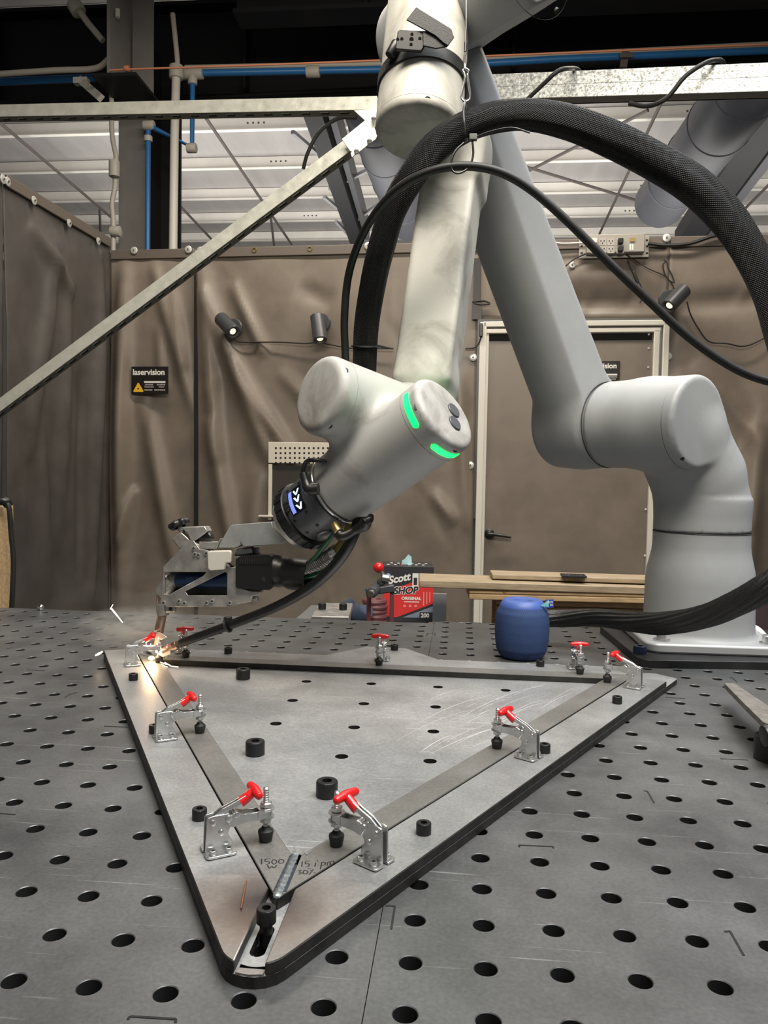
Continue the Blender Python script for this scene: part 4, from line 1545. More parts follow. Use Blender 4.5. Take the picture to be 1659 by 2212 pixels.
seam(cap3 - Aax * .4, Aax, 1.415, 'cap_seam', .010)
for a in (150, 205, 330, 30):
    d = np.array(xx) * math.cos(math.radians(a)) + np.array(yy) * math.sin(math.radians(a))
    recess(cap3 - Aax * .06 + d * 1.32, d * .7 + Aax * .7, .075, ROB)
# forearm housing (the strapped cylinder)
fb = Pu(903, 292, 22.7)
fdir = (fore_top - fb) / np.linalg.norm(fore_top - fb)
fho = obj('forearm_housing', sdf_mb(lambda p: sd_cyl(p, fb, fore_top, 1.27, .2), np.minimum(fb, fore_top) - 1.7, np.maximum(fb, fore_top) + 1.7, .09), M_robd, ROB, angle=180)
seam(fb + fdir * .30, fdir, 1.262, 'cap_seam', .011)
fx, fy, fz = frame_of(fdir, tuple(CR[2] * -1))
for a in (8, 95, 265, 180):
    d = np.array(fx) * math.cos(math.radians(a)) + np.array(fy) * math.sin(math.radians(a))
    recess(fb + fdir * .16 + d * 1.21, d * .8 - fdir * .6, .1, ROB)
# forearm link: a squarish tapering box
lt = Pu(985, 345, 25.2)
lb = Pu(918, 850, 23.7)
ld = (lt - lb) / np.linalg.norm(lt - lb)
lx = CR[0] * .93 - CR[2] * .0 + 0
lx = CR[0] - ld * (CR[0] @ ld)
ang = math.radians(-13)
lx /= np.linalg.norm(lx)
ly = np.cross(ld, lx)
lx, ly = lx * math.cos(ang) + ly * math.sin(ang), ly * math.cos(ang) - lx * math.sin(ang)
neck = (lt * .92 + lb * .08)
def f_ln(p):
    L = np.linalg.norm(lt - lb)
    body = sd_box(p, (lt * 1.0 + lb) / 2 - ld * .2, lx, ly, ld, (.86, .92, L / 2 - .3), .14)
    q = (p - lb) @ ld / L
    body = body + .10 * (q - .5) * 0
    head = sd_box(p, lt - ld * .25, lx, ly, ld, (1.02, 1.02, .95), .3)
    d = smin(body, head, .25)
    d = smin(d, sd_cone(p, lt + ld * .2, Pu(950, 300, 24.3), .95, .9), .6)
    d = smin(d, sd_cone(p, lb + ld * .2, lb - ld * .5, .9, .95), .5)
    return d
ln_ = sdf_mb(f_ln, np.minimum(lt, lb) - 2.3, np.maximum(lt, lb) + 2.3, .085)
obj('forearm_link', ln_, M_robd, ROB, angle=180)
# wrist: joint-5 cylinder and joint-6 cylinder fused
c5 = Pu(686, 850, 21.0)
c5b = Pu(900, 925, 23.4)
a5x = (c5 - c5b) / np.linalg.norm(c5 - c5b)
w0 = Pu(964, 890, 20.3)
w1 = Pu(735, 1058, 22.5)
wax = (w0 - w1) / np.linalg.norm(w0 - w1)
def f_wr(p):
    a = sd_cyl(p, c5b, c5, 1.10, .24)
    b = sd_cyl(p, w1, w0, 1.09, .17)
    d = smin(a, b, .55)
    return smin(d, sd_cone(p, lb, c5b, .9, .95), .35)
wr = sdf_mb(f_wr, np.minimum(np.minimum(c5, c5b), np.minimum(w0, w1)) - 1.6, np.maximum(np.maximum(c5, c5b), np.maximum(w0, w1)) + 1.6, .065)
wrist = obj('wrist', wr, robot_mat('robot_grey_wrist', (.39, .385, .37), .65), ROB, angle=180)
seam(c5 - a5x * .50, a5x, 1.092, 'cap_seam', .010, wrist)
seam(w0 - wax * .62, wax, 1.083, 'cap_seam', .010, wrist)
for ax, cc, rr, angs in ((a5x, c5, 1.02, (20, 110, 200, 290)), (wax, w0, 1.02, (25, 115, 205, 295))):
    ux, uy, _ = frame_of(ax, tuple(CR[0]))
    for a in angs:
        d = np.array(ux) * math.cos(math.radians(a)) + np.array(uy) * math.sin(math.radians(a))
        recess(cc - ax * .14 + d * (rr + .005), d * .75 + ax * .65, .11, wrist)
# green light bands round the wrist cap and two grey buttons on it
ux, uy, _ = frame_of(wax, tuple(-CR[2]))
ux, uy = np.array(ux), np.array(uy)
def band(a0, a1, zc, zw_, R):
    vs, fs = [], []
    n = 24
    for k in range(n + 1):
        a = math.radians(a0 + (a1 - a0) * k / n)
        e = min(k, n - k) / n * (a1 - a0) / 180 * math.pi * R
        hw = zw_ / 2 * (1 if e > zw_ / 2 else math.sqrt(max(0.02, 1 - (1 - e / (zw_ / 2)) ** 2)))
        d = ux * math.cos(a) + uy * math.sin(a)
        for s, rr in ((-1, R - .02), (-1, R), (1, R), (1, R - .02)):
            vs.append(Vector((w0 + d * rr + wax * (zc + s * hw)) * U))
    for k in range(n):
        for s in range(3):
            fs.append((k * 4 + s, (k + 1) * 4 + s, (k + 1) * 4 + s + 1, k * 4 + s + 1))
    mb = MB()
    mb.add(vs, fs)
    return mb
for a0, a1 in ((28, 88), (-62, -2), (118, 178), (208, 268)):
    o = obj('light_band', band(a0, a1, -.40, .17, 1.102), M_led, wrist, angle=60)
    tag(o, 'glowing green light band')
for k, (dx, dy) in enumerate(((.05, .42), (.30, .02))):
    pass
cd = CR[0] - wax * (CR[0] @ wax); cd /= np.linalg.norm(cd)
cu = np.cross(wax, cd)
if cu @ -CR[1] < 0:
    cu = -cu
for a, b in ((.30, .30), (.30, -.20)):
    q = w0 + cd * a + cu * b
    o = obj('button', MB().lathe([(.215, -.02), (.215, .03), (.2, .045), (0, .045)], q, wax, 28), M_btn, wrist)
    o.data.transform(Matrix.Scale(U, 4))

# tool flange module with display
o = obj('wrist_end_ring', MB().lathe([(1.07, .01), (1.085, -.01), (1.085, -.05), (1.0, -.06)], w1, wax, 64), M_clampz, wrist)
o.data.transform(Matrix.Scale(U, 4))
m0 = w1 - wax * .02
mod = MB().lathe([(.98, 0), (.98, -.10), (.90, -.10), (.90, -.20), (.93, -.22), (.95, -.55), (.97, -.60), (.97, -1.35), (.94, -1.38)], m0, wax, 64)
mo = obj('flange_module', mod, M_char, ROB, angle=40)
mo.data.transform(Matrix.Scale(U, 4))
rg = MB()
prof = []
gear = MB().lathe([(1.0, -1.38), (1.04, -1.41), (1.04, -1.72), (1.0, -1.76), (.8, -1.76)], m0, wax, 64)
go_ = obj('lock_ring', gear, M_blackp, ROB, angle=40)
go_.data.transform(Matrix.Scale(U, 4))
gx, gy, _ = frame_of(wax, tuple(-CR[2]))
gx, gy = np.array(gx), np.array(gy)
for k in range(22):
    a = 2 * math.pi * k / 22
    d = gx * math.cos(a) + gy * math.sin(a)
    c = m0 - wax * 1.565 + d * 1.04
    M = face_matrix(Vector(c), Vector(np.cross(wax, d)), Vector(wax))
    o = obj('grip_tooth', MB().box((0, 0, 0), (.16, .30, .04), M), M_blackp, go_)
    o.data.transform(Matrix.Scale(U, 4))
# display window: dark curved panel with white chevrons, blue bar, lettering
def curved(a0, a1, z0, z1, R, th=.012):
    vs, fs = [], []
    n = max(2, int(abs(a1 - a0) / 4))
    for k in range(n + 1):
        a = math.radians(a0 + (a1 - a0) * k / n)
        d = gx * math.cos(a) + gy * math.sin(a)
        vs += [Vector((m0 + d * (R + th) + wax * z) * U) for z in (z0, z1)]
    for k in range(n):
        fs.append((2 * k, 2 * k + 1, 2 * k + 3, 2 * k + 2))
    mb = MB()
    mb.add(vs, fs)
    return mb
disp = obj('display', curved(-54, -6, -1.18, -.60, .97, .006), mat('display_glass', (.006, .007, .012), .12), mo, angle=60)
obj('display_bar', curved(-51, -9, -1.14, -1.0, .97, .012), mat('display_glow', (.05, .08, .3), .3, emit=(.25, .33, 1.0), estr=.9), disp, angle=60)
M_chev = mat('display_chevron', (.5, .8, 1), .3, emit=(.55, .82, 1.0), estr=3.0)
for k in range(3):
    a = -45 + k * 13.5
    for s in (-1, 1):
        mbc = MB()
        q = []
        for aa, z in ((a + 8.5, -.80), (a - 1.5, -.80 + s * .10)):
            for dz in (-.03, .03):
                r_ = math.radians(aa)
                d = gx * math.cos(r_) + gy * math.sin(r_)
                q.append(Vector((m0 + d * .99 + wax * (z + dz)) * U))
        mbc.add(q, [(0, 1, 3, 2)])
        obj('chevron', mbc, M_chev, disp, smooth=False)
amid = math.radians(-28)
dl = gx * math.cos(amid) + gy * math.sin(amid)
tl_ = -gx * math.sin(amid) + gy * math.cos(amid)
Mt = face_matrix(Vector((m0 + dl * .985 - wax * 1.32) * U), Vector(tl_), Vector(wax))
obj('lettering', text_mb('ABB', .19 * U, Mt, .0012, .0004, align='CENTER'), M_seam, mo, smooth=False)
for a, z in ((-60, -1.22), (-60, -.70), (0, -1.22), (0, -.70), (30, -1.2), (30, -.75)):
    d = gx * math.cos(math.radians(a)) + gy * math.sin(math.radians(a))
    q = m0 + d * .965 + wax * z
    o = obj('screw', MB().cyl(Vector(q), Vector(q + d * .03), .05, seg=12, bev=.01), M_bolt, mo)
    o.data.transform(Matrix.Scale(U, 4))
d = gx * math.cos(math.radians(58)) + gy * math.sin(math.radians(58))
q = m0 + d * .95 - wax * .95
o = obj('release_button', MB().lathe([(.24, 0), (.24, .04), (.19, .06), (0, .06)], q, d, 24), mat('button_silver', (.3, .3, .3), .35, .7), mo)
o.data.transform(Matrix.Scale(U, 4))
# loop connectors either side of the module
def cable(name, pts, r, m, par=None, label=None, cat='cable', sub=6, group=None, seg=12):
    o = obj(name, MB().tube([Vector(p) for p in pts], r, seg, sub=sub, uvs=(1, 100)), m, par)
    if label:
        tag(o, label, cat, group)
    return o
cable('connector', [P(706, 998, 21.3), P(682, 994, 21.3), P(664, 996, 21.4), P(656, 1010, 21.4), P(655, 1030, 21.45)], .0032, M_blackp, ROB)
cable('connector', [P(655, 1022, 21.4), P(660, 1040, 21.35), P(668, 1056, 21.3), P(688, 1056, 21.25)], [.0055, .0060, .0085, .0085], M_blackp, ROB)
cable('connector', [P(792, 1124, 21.4), P(786, 1135, 21.5), P(765, 1146, 21.6), P(740, 1158, 21.6), P(730, 1150, 21.7)], [.008, .009, .006, .0075, .008], M_blackp, ROB)
cable('connector', [P(790, 1128, 21.3), P(798, 1122, 21.3), P(802, 1114, 21.4)], [.007, .006, .004], M_blackp, ROB)
obj('plug', MB().cyl(P(722, 1132, 21.8), P(732, 1150, 21.6), .0065, seg=12, bev=.001), M_brass, ROB)

# strap round the forearm housing
strap = thing('buckle_strap', Vector((fb + fdir * 2.6) * U), 'black webbing strap with a plastic buckle round the robot forearm', 'strap')
sc = fb + fdir * 1.7
sx, sy, _ = frame_of(fdir, tuple(-CR[2]))
sx, sy = np.array(sx), np.array(sy)
vs, fs = [], []
nS = 64
tlt = 0.10
for k in range(nS):
    a = 2 * math.pi * k / nS
    d = sx * math.cos(a) + sy * math.sin(a)
    for z, r in ((-.2, 1.285), (-.2, 1.335), (.2, 1.335), (.2, 1.285)):
        vs.append(Vector((sc + d * r + fdir * (z + tlt * math.sin(a))) * U))
for k in range(nS):
    for s in range(4):
        k2 = (k + 1) % nS
        fs.append((k * 4 + s, k2 * 4 + s, k2 * 4 + (s + 1) % 4, k * 4 + (s + 1) % 4))
mb = MB(); mb.add(vs, fs)
M_web = mat('strap_webbing', (.007, .007, .007), .55, bump=.3, bscale=900)
obj('webbing', mb, M_web, strap)
bdep = 21.55
def plate3(px, dep, th, m, name, par, bev=.0012):
    """thin slab whose outline is given in pixels at a depth, extruded away from the camera"""
    fwd = Vector(CR[2])
    q = [P(u, v, dep) for u, v in px]
    q2 = [p + fwd * th for p in q]
    n = len(q)
    mb = MB()
    mb.add(q + q2, [tuple(range(n)), tuple(range(2 * n - 1, n - 1, -1))] + [(i, i + n, (i + 1) % n + n, (i + 1) % n) for i in range(n)])
    o = obj(name, mb, m, par, bevel=bev)
    import bmesh
    bm = bmesh.new(); bm.from_mesh(o.data)
    bmesh.ops.recalc_face_normals(bm, faces=bm.faces)
    bm.to_mesh(o.data); bm.free()
    return o
bk = plate3([(854, 103), (859, 67), (864, 64), (916, 66), (914, 84), (918, 98), (910, 110), (856, 106)], bdep, .006, M_blackp, 'buckle', strap)
plate3([(878, 42), (899, 15), (975, 62), (981, 80), (968, 98), (958, 92), (940, 76)], bdep - .1, .0025, M_web, 'loose_tail', strap, .0005)
plate3([(914, 66), (962, 72), (980, 78), (966, 100), (942, 104), (914, 98)], bdep - .04, .003, M_web, 'loose_tail', strap, .0005)
for u, v in ((890, 74), (889, 85), (888, 96), (868, 84), (859, 85), (907, 83)):
    obj('buckle_hole', MB().cyl(P(u, v, bdep - .02), P(u, v, bdep + .01), .0022 if (u, v) != (889, 85) else .003, seg=10), M_dark, bk)
obj('strap_keeper', MB().cyl(P(842, 122, 22.0), P(858, 92, 22.0), .008, seg=12, bev=.002), M_blackp, strap)

# adapter disc between the lock ring and the tool
o = obj('adapter_disc', MB().lathe([(.80, -1.76), (.88, -1.78), (.88, -2.0), (.84, -2.04), (0, -2.04)], m0, wax, 48), M_alu, ROB, angle=40)
o.data.transform(Matrix.Scale(U, 4))
tool_end = m0 - wax * 2.0

# ------------------------------------------------------------------ welding head
def td(u):
    return 23.75 + (600 - u) / 255 * 1.35
FW = Vector(CR[2])
def Q(u, v, off=0.0):
    return P(u, v, td(u)) + FW * (off * U)

def cut_plate(name, outer, holes, off, th, m, par, bev=.0006):
    import bmesh
    bm = bmesh.new()
    loops = []
    edges = []
    for pts in [outer] + holes:
        vs = [bm.verts.new((u * .001, -v * .001, 0)) for u, v in pts]
        loops.append(vs)
        edges += [bm.edges.new((vs[i], vs[(i + 1) % len(vs)])) for i in range(len(vs))]
    bmesh.ops.triangle_fill(bm, use_beauty=True, use_dissolve=False, edges=edges, normal=(0, 0, 1))
    def inside(p, pts):
        c = False
        n = len(pts)
        for i in range(n):
            (x1, y1), (x2, y2) = pts[i], pts[(i + 1) % n]
            if (y1 > p[1]) != (y2 > p[1]) and p[0] < (x2 - x1) * (p[1] - y1) / (y2 - y1) + x1:
                c = not c
        return c
    bad = []
    for f in bm.faces:
        ce = f.calc_center_median() * 1000
        if any(inside((ce.x, -ce.y), h) for h in holes) or not inside((ce.x, -ce.y), outer):
            bad.append(f)
    bmesh.ops.delete(bm, geom=bad, context='FACES_ONLY')
    bm.verts.index_update()
    front = [(v.co.x * 1000, -v.co.y * 1000) for v in bm.verts]
    faces = [tuple(v.index for v in f.verts) for f in bm.faces]
    lps = [[v.index for v in l] for l in loops]
    bm.free()
    n = len(front)
    mb = MB()
    vs = [Q(u, v, off) for u, v in front] + [Q(u, v, off) + FW * (th * U) for u, v in front]
    fs = faces + [tuple(i + n for i in f[::-1]) for f in faces]
    for l in lps:
        for i in range(len(l)):
            a, b = l[i], l[(i + 1) % len(l)]
            fs.append((a, b, b + n, a + n))
    mb.add(vs, fs)
    o = obj(name, mb, m, par, bevel=bev, seg=2)
    bm = bmesh.new(); bm.from_mesh(o.data)
    bmesh.ops.recalc_face_normals(bm, faces=bm.faces)
    bm.to_mesh(o.data); bm.free()
    return o

def rnd(px, r, n=4):
    return rounded(px, [r] * len(px), n)

TOOL = thing('laser_welder', Q(440, 1240), 'aluminium laser welding head with black handle and copper nozzle on the robot wrist', 'welding head')
M_steelw = mat('worn_tool_steel', (.40, .385, .36), .42, .7, var=.25, vscale=50, rvar=.1)
M_copper = mat('coppered_steel', (.52, .36, .27), .3, .95, var=.25, vscale=50)
M_bluet = mat('torch_blue', (.008, .03, .085), .35)
M_clear = mat('pale_plastic', (.55, .52, .46), .35)
z5 = lambda x, y: (320 + x * .1929, 1100 + y * .1929)
side = [z5(*p) for p in ((205, 640), (390, 450), (480, 345), (545, 345), (610, 440), (700, 450), (930, 640), (1015, 640), (1025, 1050), (955, 1075), (250, 1075), (185, 1035), (212, 700))]
win1 = rnd([z5(*p) for p in ((222, 692), (690, 692), (650, 735), (270, 945), (222, 935))], 1.2)
win2 = rnd([z5(*p) for p in ((890, 690), (915, 705), (915, 950), (480, 950), (455, 905))], 1.2)
sp = cut_plate('side_plate', side, [win1, win2], -.42, .10, M_steelw, TOOL)
cut_plate('side_plate', side, [], .30, .10, M_char, TOOL)  # added solid dark plate, stands in for the shaded interior behind the windows
for x, y in ((215, 1030), (385, 1012), (445, 1035), (690, 1030), (750, 1012), (945, 1030), (560, 495), (600, 505), (685, 485), (548, 430)):
    u, v = z5(x, y)
    b = obj('cap_screw', MB().cyl(Q(u, v, -.46), Q(u, v, -.36), .0034, seg=16, bev=.0006), M_clampz, sp)
    obj('socket', MB().cyl(Q(u, v, -.465), Q(u, v, -.45), .0019, seg=6), M_dark, b)
# core blocks between the plates
def block(name, px, o0, o1, m, bev=.0015, par=TOOL):
    return cut_plate(name, [z5(*p) for p in px], [], o0, o1 - o0, m, par, bev)
block('core_block', ((215, 1070), (1015, 1065), (1015, 975), (215, 975)), -.33, .34, M_steelw)
block('core_block', ((225, 690), (225, 640), (395, 462), (540, 352), (690, 455), (910, 645), (905, 690)), -.33, .34, M_steelw)
block('back_block', ((960, 640), (1025, 640), (1060, 870), (1180, 900), (1280, 905), (1275, 945), (1190, 960), (1180, 1020), (1020, 1055), (960, 1050)), -.40, .40, M_alu)
block('pad', ((712, 470), (740, 455), (960, 448), (975, 470), (972, 585), (915, 590), (905, 660), (735, 672), (715, 655)), -.62, -.40, M_clear, .002)
block('wedge_block', ((288, 325), (395, 250), (500, 345), (380, 452)), -.30, .30, M_steelw, .002)
block('top_plate', ((395, 205), (430, 198), (660, 188), (692, 245), (560, 345), (505, 345), (470, 265)), -.34, .34, M_alu, .0012)
block('clamp_block', ((610, 440), (600, 365), (810, 362), (840, 320), (800, 435)), -.40, .30, M_alu, .0012)
block('bumper', ((555, 350), (552, 285), (585, 255), (690, 250), (725, 285), (728, 350)), -.22, .22, M_blackp, .006)
block('mount_arm', ((800, 430), (935, 195), (965, 172), (1405, 138), (1420, 200), (1570, 350), (1500, 388), (1085, 415), (1060, 380), (1062, 400), (1000, 432)), -.35, .30, mat('arm_grey', (.34, .345, .34), .4, .4, var=.15, vscale=40), .003)
block('hinge_block', ((975, 520), (1010, 440), (1180, 415), (1190, 500), (1050, 520)), -.30, .36, M_char, .003)
block('lug', ((1180, 430), (1245, 430), (1250, 495), (1185, 500)), -.05, .30, M_alu, .001)
obj('thumb_screw', MB().cyl(Q(*z5(1185, 1000), -.1), Q(*z5(1240, 1000), -.1), .0045, seg=18, bev=.001), M_clampz, TOOL)
# knob
k0, k1 = Q(*z5(375, 240)), Q(*z5(345, 165))
kd = (k1 - k0).normalized()
obj('knob_stem', MB().cyl(k0 - kd * .004, k1, .0045, seg=14), M_clampz, TOOL)
kx, ky, kz = frame_of(kd, tuple(CR[0]))
mb = MB()
n = 84
prof = [(.55, -.35), (.9, -.3), (1.0, -.05), (.95, .22), (.6, .36), (0, .38)]
vs, fs = [], []
for r, hh in prof:
    for k in range(n):
        a = 2 * math.pi * k / n
        rr = r * .0165 * (1 + .10 * math.cos(7 * a))
        vs.append(k1 + kd * (hh * .016) + (kx * math.cos(a) + ky * math.sin(a)) * rr)
for i in range(len(prof) - 1):
    for k in range(n):
        fs.append((i * n + k, i * n + (k + 1) % n, (i + 1) * n + (k + 1) % n, (i + 1) * n + k))
mb.add(vs, fs)
obj('star_knob', mb, M_blackp, TOOL, angle=60)
# blue torch body inside the frame
tb0, tb1 = Q(*z5(330, 800), -.02), Q(*z5(935, 805), -.02)
to = obj('torch_body', MB().cyl(tb0, tb1, .0112, seg=28, bev=.002), M_bluet, TOOL)
obj('torch_collar', MB().cyl(Q(*z5(235, 790), -.02), tb0, .0095, seg=28, bev=.001), M_steelw, TOOL)
tdx = (tb1 - tb0).normalized()
Mt = face_matrix(Q(*z5(445, 795), -.02) - FW * .0114, tdx, Vector(-CR[1]))
obj('lettering', text_mb('WELD', .0085, Mt, .0003, .0002), mat('torch_print', (.05, .09, .15), .5), to, smooth=False)
# black handle
hb = [z5(*p) for p in ((1015, 545), (1060, 520), (1370, 500), (1410, 515), (1415, 870), (1380, 885), (1040, 870), (1015, 850))]
ho_ = cut_plate('handle', rnd(hb, 4), [], -.52, 1.0, M_blackp, TOOL, .006)
for k in range(13):
    x = 1065 + k * 26
    obj('grip_rib', MB().tube([Q(*z5(x, 600), -.535), Q(*z5(x + 6, 540), -.50), Q(*z5(x + 8, 512), -.30), Q(*z5(x + 8, 506), .3)], .0013, 8), M_blackp, ho_)
obj('handle_screw', MB().cyl(Q(*z5(1330, 770), -.53), Q(*z5(1330, 770), -.51), .004, seg=14), M_dark, ho_)
a_, b_ = Q(590, 1232, 0), Q(668, 1234, 0)
hd = (b_ - a_).normalized()
obj('handle_neck', MB().lathe([(.0245, 0), (.0245, .014), (.0225, .017), (.0225, .026), (.0245, .030), (.0250, .062), (.021, .062), (.019, .03)], a_, (hd + Vector((0, 0, -.12))).normalized(), 36), M_blackp, TOOL)
# nozzle: collars and tube leaning down to the weld
n0, n1, n2, n3, n4 = Q(350, 1268), Q(348, 1300), Q(350, 1329), Q(343, 1366), Q(334, 1398)
obj('nozzle_shoulder', MB().cyl(Q(372, 1250, -.02), Q(350, 1285, -.02), .0125, seg=30, bev=.003), M_steelw, TOOL)
obj('nozzle_collar', MB().cyl(n0, n1, .0078, seg=30, bev=.0012), M_copper, TOOL)
obj('nozzle_hex', MB().lathe([(.0085, 0), (.0105, .001), (.0105, .014), (.010, .0155), (.0095, .019), (.008, .020)], Q(351, 1303), n2 - n1, 30), M_steelw, TOOL)
obj('nozzle_clamp', MB().box((0, 0, 0), (.016, .012, .012), face_matrix(Q(370, 1314, -.02), Vector(CR[0]), Vector(-CR[1]))), M_steelw, TOOL, bevel=.002)
obj('nozzle_clamp_hole', MB().cyl(Q(371, 1314, -.15), Q(371, 1314, -.13), .003, seg=14), M_dark, TOOL)
obj('nozzle_tube', MB().cyl(n2, n3, .0074, seg=30, bev=.0005), M_copper, TOOL)
obj('nozzle_tip', MB().cyl(n3, n4, .0055, .0032, seg=24), mat('nozzle_brass', (.45, .22, .08), .35, .9), TOOL)
cut_plate('wire_bracket', [(331, 1362), (338, 1360), (348, 1374), (352, 1395), (357, 1408), (372, 1402), (373, 1410), (356, 1417), (346, 1412), (342, 1396), (338, 1378)], [], -.22, .44, M_alu, TOOL, .0006)
cut_plate('wire_bracket', [(338, 1362), (350, 1364), (366, 1374), (352, 1380)], [], -.25, .06, M_alu, TOOL, .0006)
obj('bracket_screw', MB().cyl(Q(362, 1410, -.1), Q(362, 1420, -.1), .003, seg=12), M_clampz, TOOL)
w0_, w1_ = Q(355, 1405, -.1), Q(392, 1388, -.1)
wd_ = (w1_ - w0_).normalized()
obj('wire_nozzle', MB().lathe([(.0055, 0), (.007, .001), (.007, .012), (.0062, .013), (.0062, .020), (.0072, .021), (.0072, .026), (.006, .028)], w0_, wd_, 26), M_copper, TOOL)
# wire feed hose
M_hose = mat('black_hose', (.006, .006, .0065), .3)
wh = thing('wire_feed_hose', w1_, 'black wire feed hose curving from the wrist down to the weld', 'hose')
obj('hose_run', MB().tube([w1_, Q(430, 1374, -.15), Q(505, 1346, -.2), P(600, 1309, 23.2), P(680, 1262, 22.6), P(736, 1205, 22.1), P(766, 1150, 21.9), P(776, 1105, 22.2), P(782, 1060, 22.9)], [.0062, .0068, .0072, .0075, .0078, .008, .008, .008, .008], 16, sub=8), M_hose, wh)
zt1 = Q(495, 1349, -.2)
obj('tie_wrap', MB().ring(zt1, Q(520, 1340) - Q(470, 1360), .0095, .0022, 24, 8), M_blackp, wh)
obj('tie_wrap', MB().box((0, 0, 0), (.012, .009, .009), face_matrix(zt1 + Vector((0, 0, .009)), Vector(CR[0]), Vector(-CR[1]))), M_blackp, wh, bevel=.001)
# service hoses leaving the handle
def spring_tube(pts, r, turns, wire):
    path, _ = smooth_path([Vector(p) for p in pts], [r] * len(pts), 40)
    n = len(path)
    out = []
    x = None
    for i in range(n * 4):
        f = i / 4
        a, b = path[min(int(f), n - 2)], path[min(int(f) + 1, n - 1)]
        c = a.lerp(b, min(f - int(f), 1))
        t = (b - a).normalized()
        if x is None:
            x = frame_of(t)[0]
        x = (x - t * x.dot(t)).normalized()
        y = t.cross(x)
        an = 2 * math.pi * turns * f / n
        out.append(c + (x * math.cos(an) + y * math.sin(an)) * r)
    return MB().tube(out, wire, 6)
hs = thing('service_hose', P(645, 1228, 23.4), 'bundle hose with steel spring guard leaving the black handle', 'hose', 'hoses behind the welding head')
sp_pts = [P(640, 1231, 23.5), P(672, 1223, 23.2), P(700, 1208, 22.9), P(724, 1194, 22.7)]
obj('spring_guard', MB().tube(sp_pts, .0078, 96, sub=30, wob=lambda L, a: 1) if False else MB().tube(sp_pts, .0085, 20, sub=10), M_steelw, hs)
obj('spring_coil', spring_tube(sp_pts, .0092, 24, .0011), M_steelw, hs)
obj('end_sleeve', MB().cyl(P(718, 1198, 22.75), P(731, 1189, 22.65), .0112, seg=24, bev=.001), M_clampz, hs)
obj('inner_hose', MB().tube([P(724, 1194, 22.7), P(742, 1172, 22.5), P(756, 1140, 22.4), P(764, 1100, 22.5)], .0075, 14, sub=8), mat('yellow_hose', (.22, .16, .03), .4), hs)
M_green = mat('green_tube', (.01, .10, .045), .2, coat=.4)
cable('coolant_tube', [P(655, 1248, 23.4), P(690, 1238, 23.2), P(722, 1215, 22.9), P(748, 1170, 22.6), P(760, 1110, 22.6)], .0034, M_green, None, 'green coolant tube under the spring guard', 'tube', group='green coolant tubes')
cable('coolant_tube', [P(672, 1212, 23.0), P(684, 1200, 22.8), P(706, 1172, 22.5), P(728, 1142, 22.4), P(742, 1105, 22.5)], .0036, M_green, None, 'green coolant tube arching above the spring guard', 'tube', group='green coolant tubes')

# ------------------------------------------------------------------ the weld itself: hot pool, sparks, smoke
wp = T(327, 1423, ZTOP + .1)
M_hot = mat('molten_pool', (1, .8, .5), .5, emit=(1.0, .70, .38), estr=25)
tag(obj('weld_pool', MB().sphere(wp + Vector((0, 0, .001)), .0042, 18, 10, (1.2, 1.0, .75)), M_hot), 'glowing weld pool at the left corner of the workpiece', 'weld')
lt_ = bpy.data.lights.new('weld_glow', 'POINT')
lt_.energy = .28
lt_.color = (1, .66, .36)
lt_.shadow_soft_size = .01
lo_ = bpy.data.objects.new('weld_glow', lt_)
col.objects.link(lo_)
lo_.location = wp + Vector((0.004, -.012, .016))
M_spark = mat('spark', (1, .8, .5), .5, emit=(1.0, .72, .42), estr=8)
def spark(px, r, label, zs=None, dep=None):
    q = [P(u, v, dep) for u, v in px]
    tag(obj('spark', MB().tube(q, r, 8), M_spark), label, 'spark', 'weld sparks')
spark([(241, 1315), (250, 1326), (265, 1345)], [.0012, .0010, .0006], 'white hot spark flying above the table left of the nozzle', dep=25)
spark([(238, 1316), (244, 1306)], [.0006, .0004], 'short forked tail of the flying white spark', dep=25)
spark([(206, 1416), (214, 1412), (221, 1408)], [.0010, .0018, .0012], 'orange spark resting on the table left of the fixture', dep=25.6)
for k, px in enumerate(([(346, 1430), (356, 1434), (368, 1437)], [(356, 1431), (370, 1439), (385, 1441)], [(350, 1436), (362, 1441)])):
    q = [T(u, v, ZTOP + .05) for u, v in px]
    tag(obj('spark', MB().tube(q, .0005, 6), M_spark), ('longest thin spark', 'rightmost thin spark', 'shortest lower thin spark')[k] + ' skimming the bar right of the weld pool', 'spark', 'sparks right of the weld')
for k, px in enumerate(([(312, 1404), (300, 1396)], [(318, 1402), (315, 1388)], [(308, 1408), (292, 1403)], [(322, 1403), (326, 1390)])):
    q = [P(u, v, 25) for u, v in px]
    tag(obj('spark', MB().tube(q, [.0007, .0003], 6), M_spark), 'tiny spark above the clamp by the weld, ' + ('second from left', 'third from left', 'leftmost', 'rightmost')[k] + ' of four', 'spark', 'sparks above the weld')
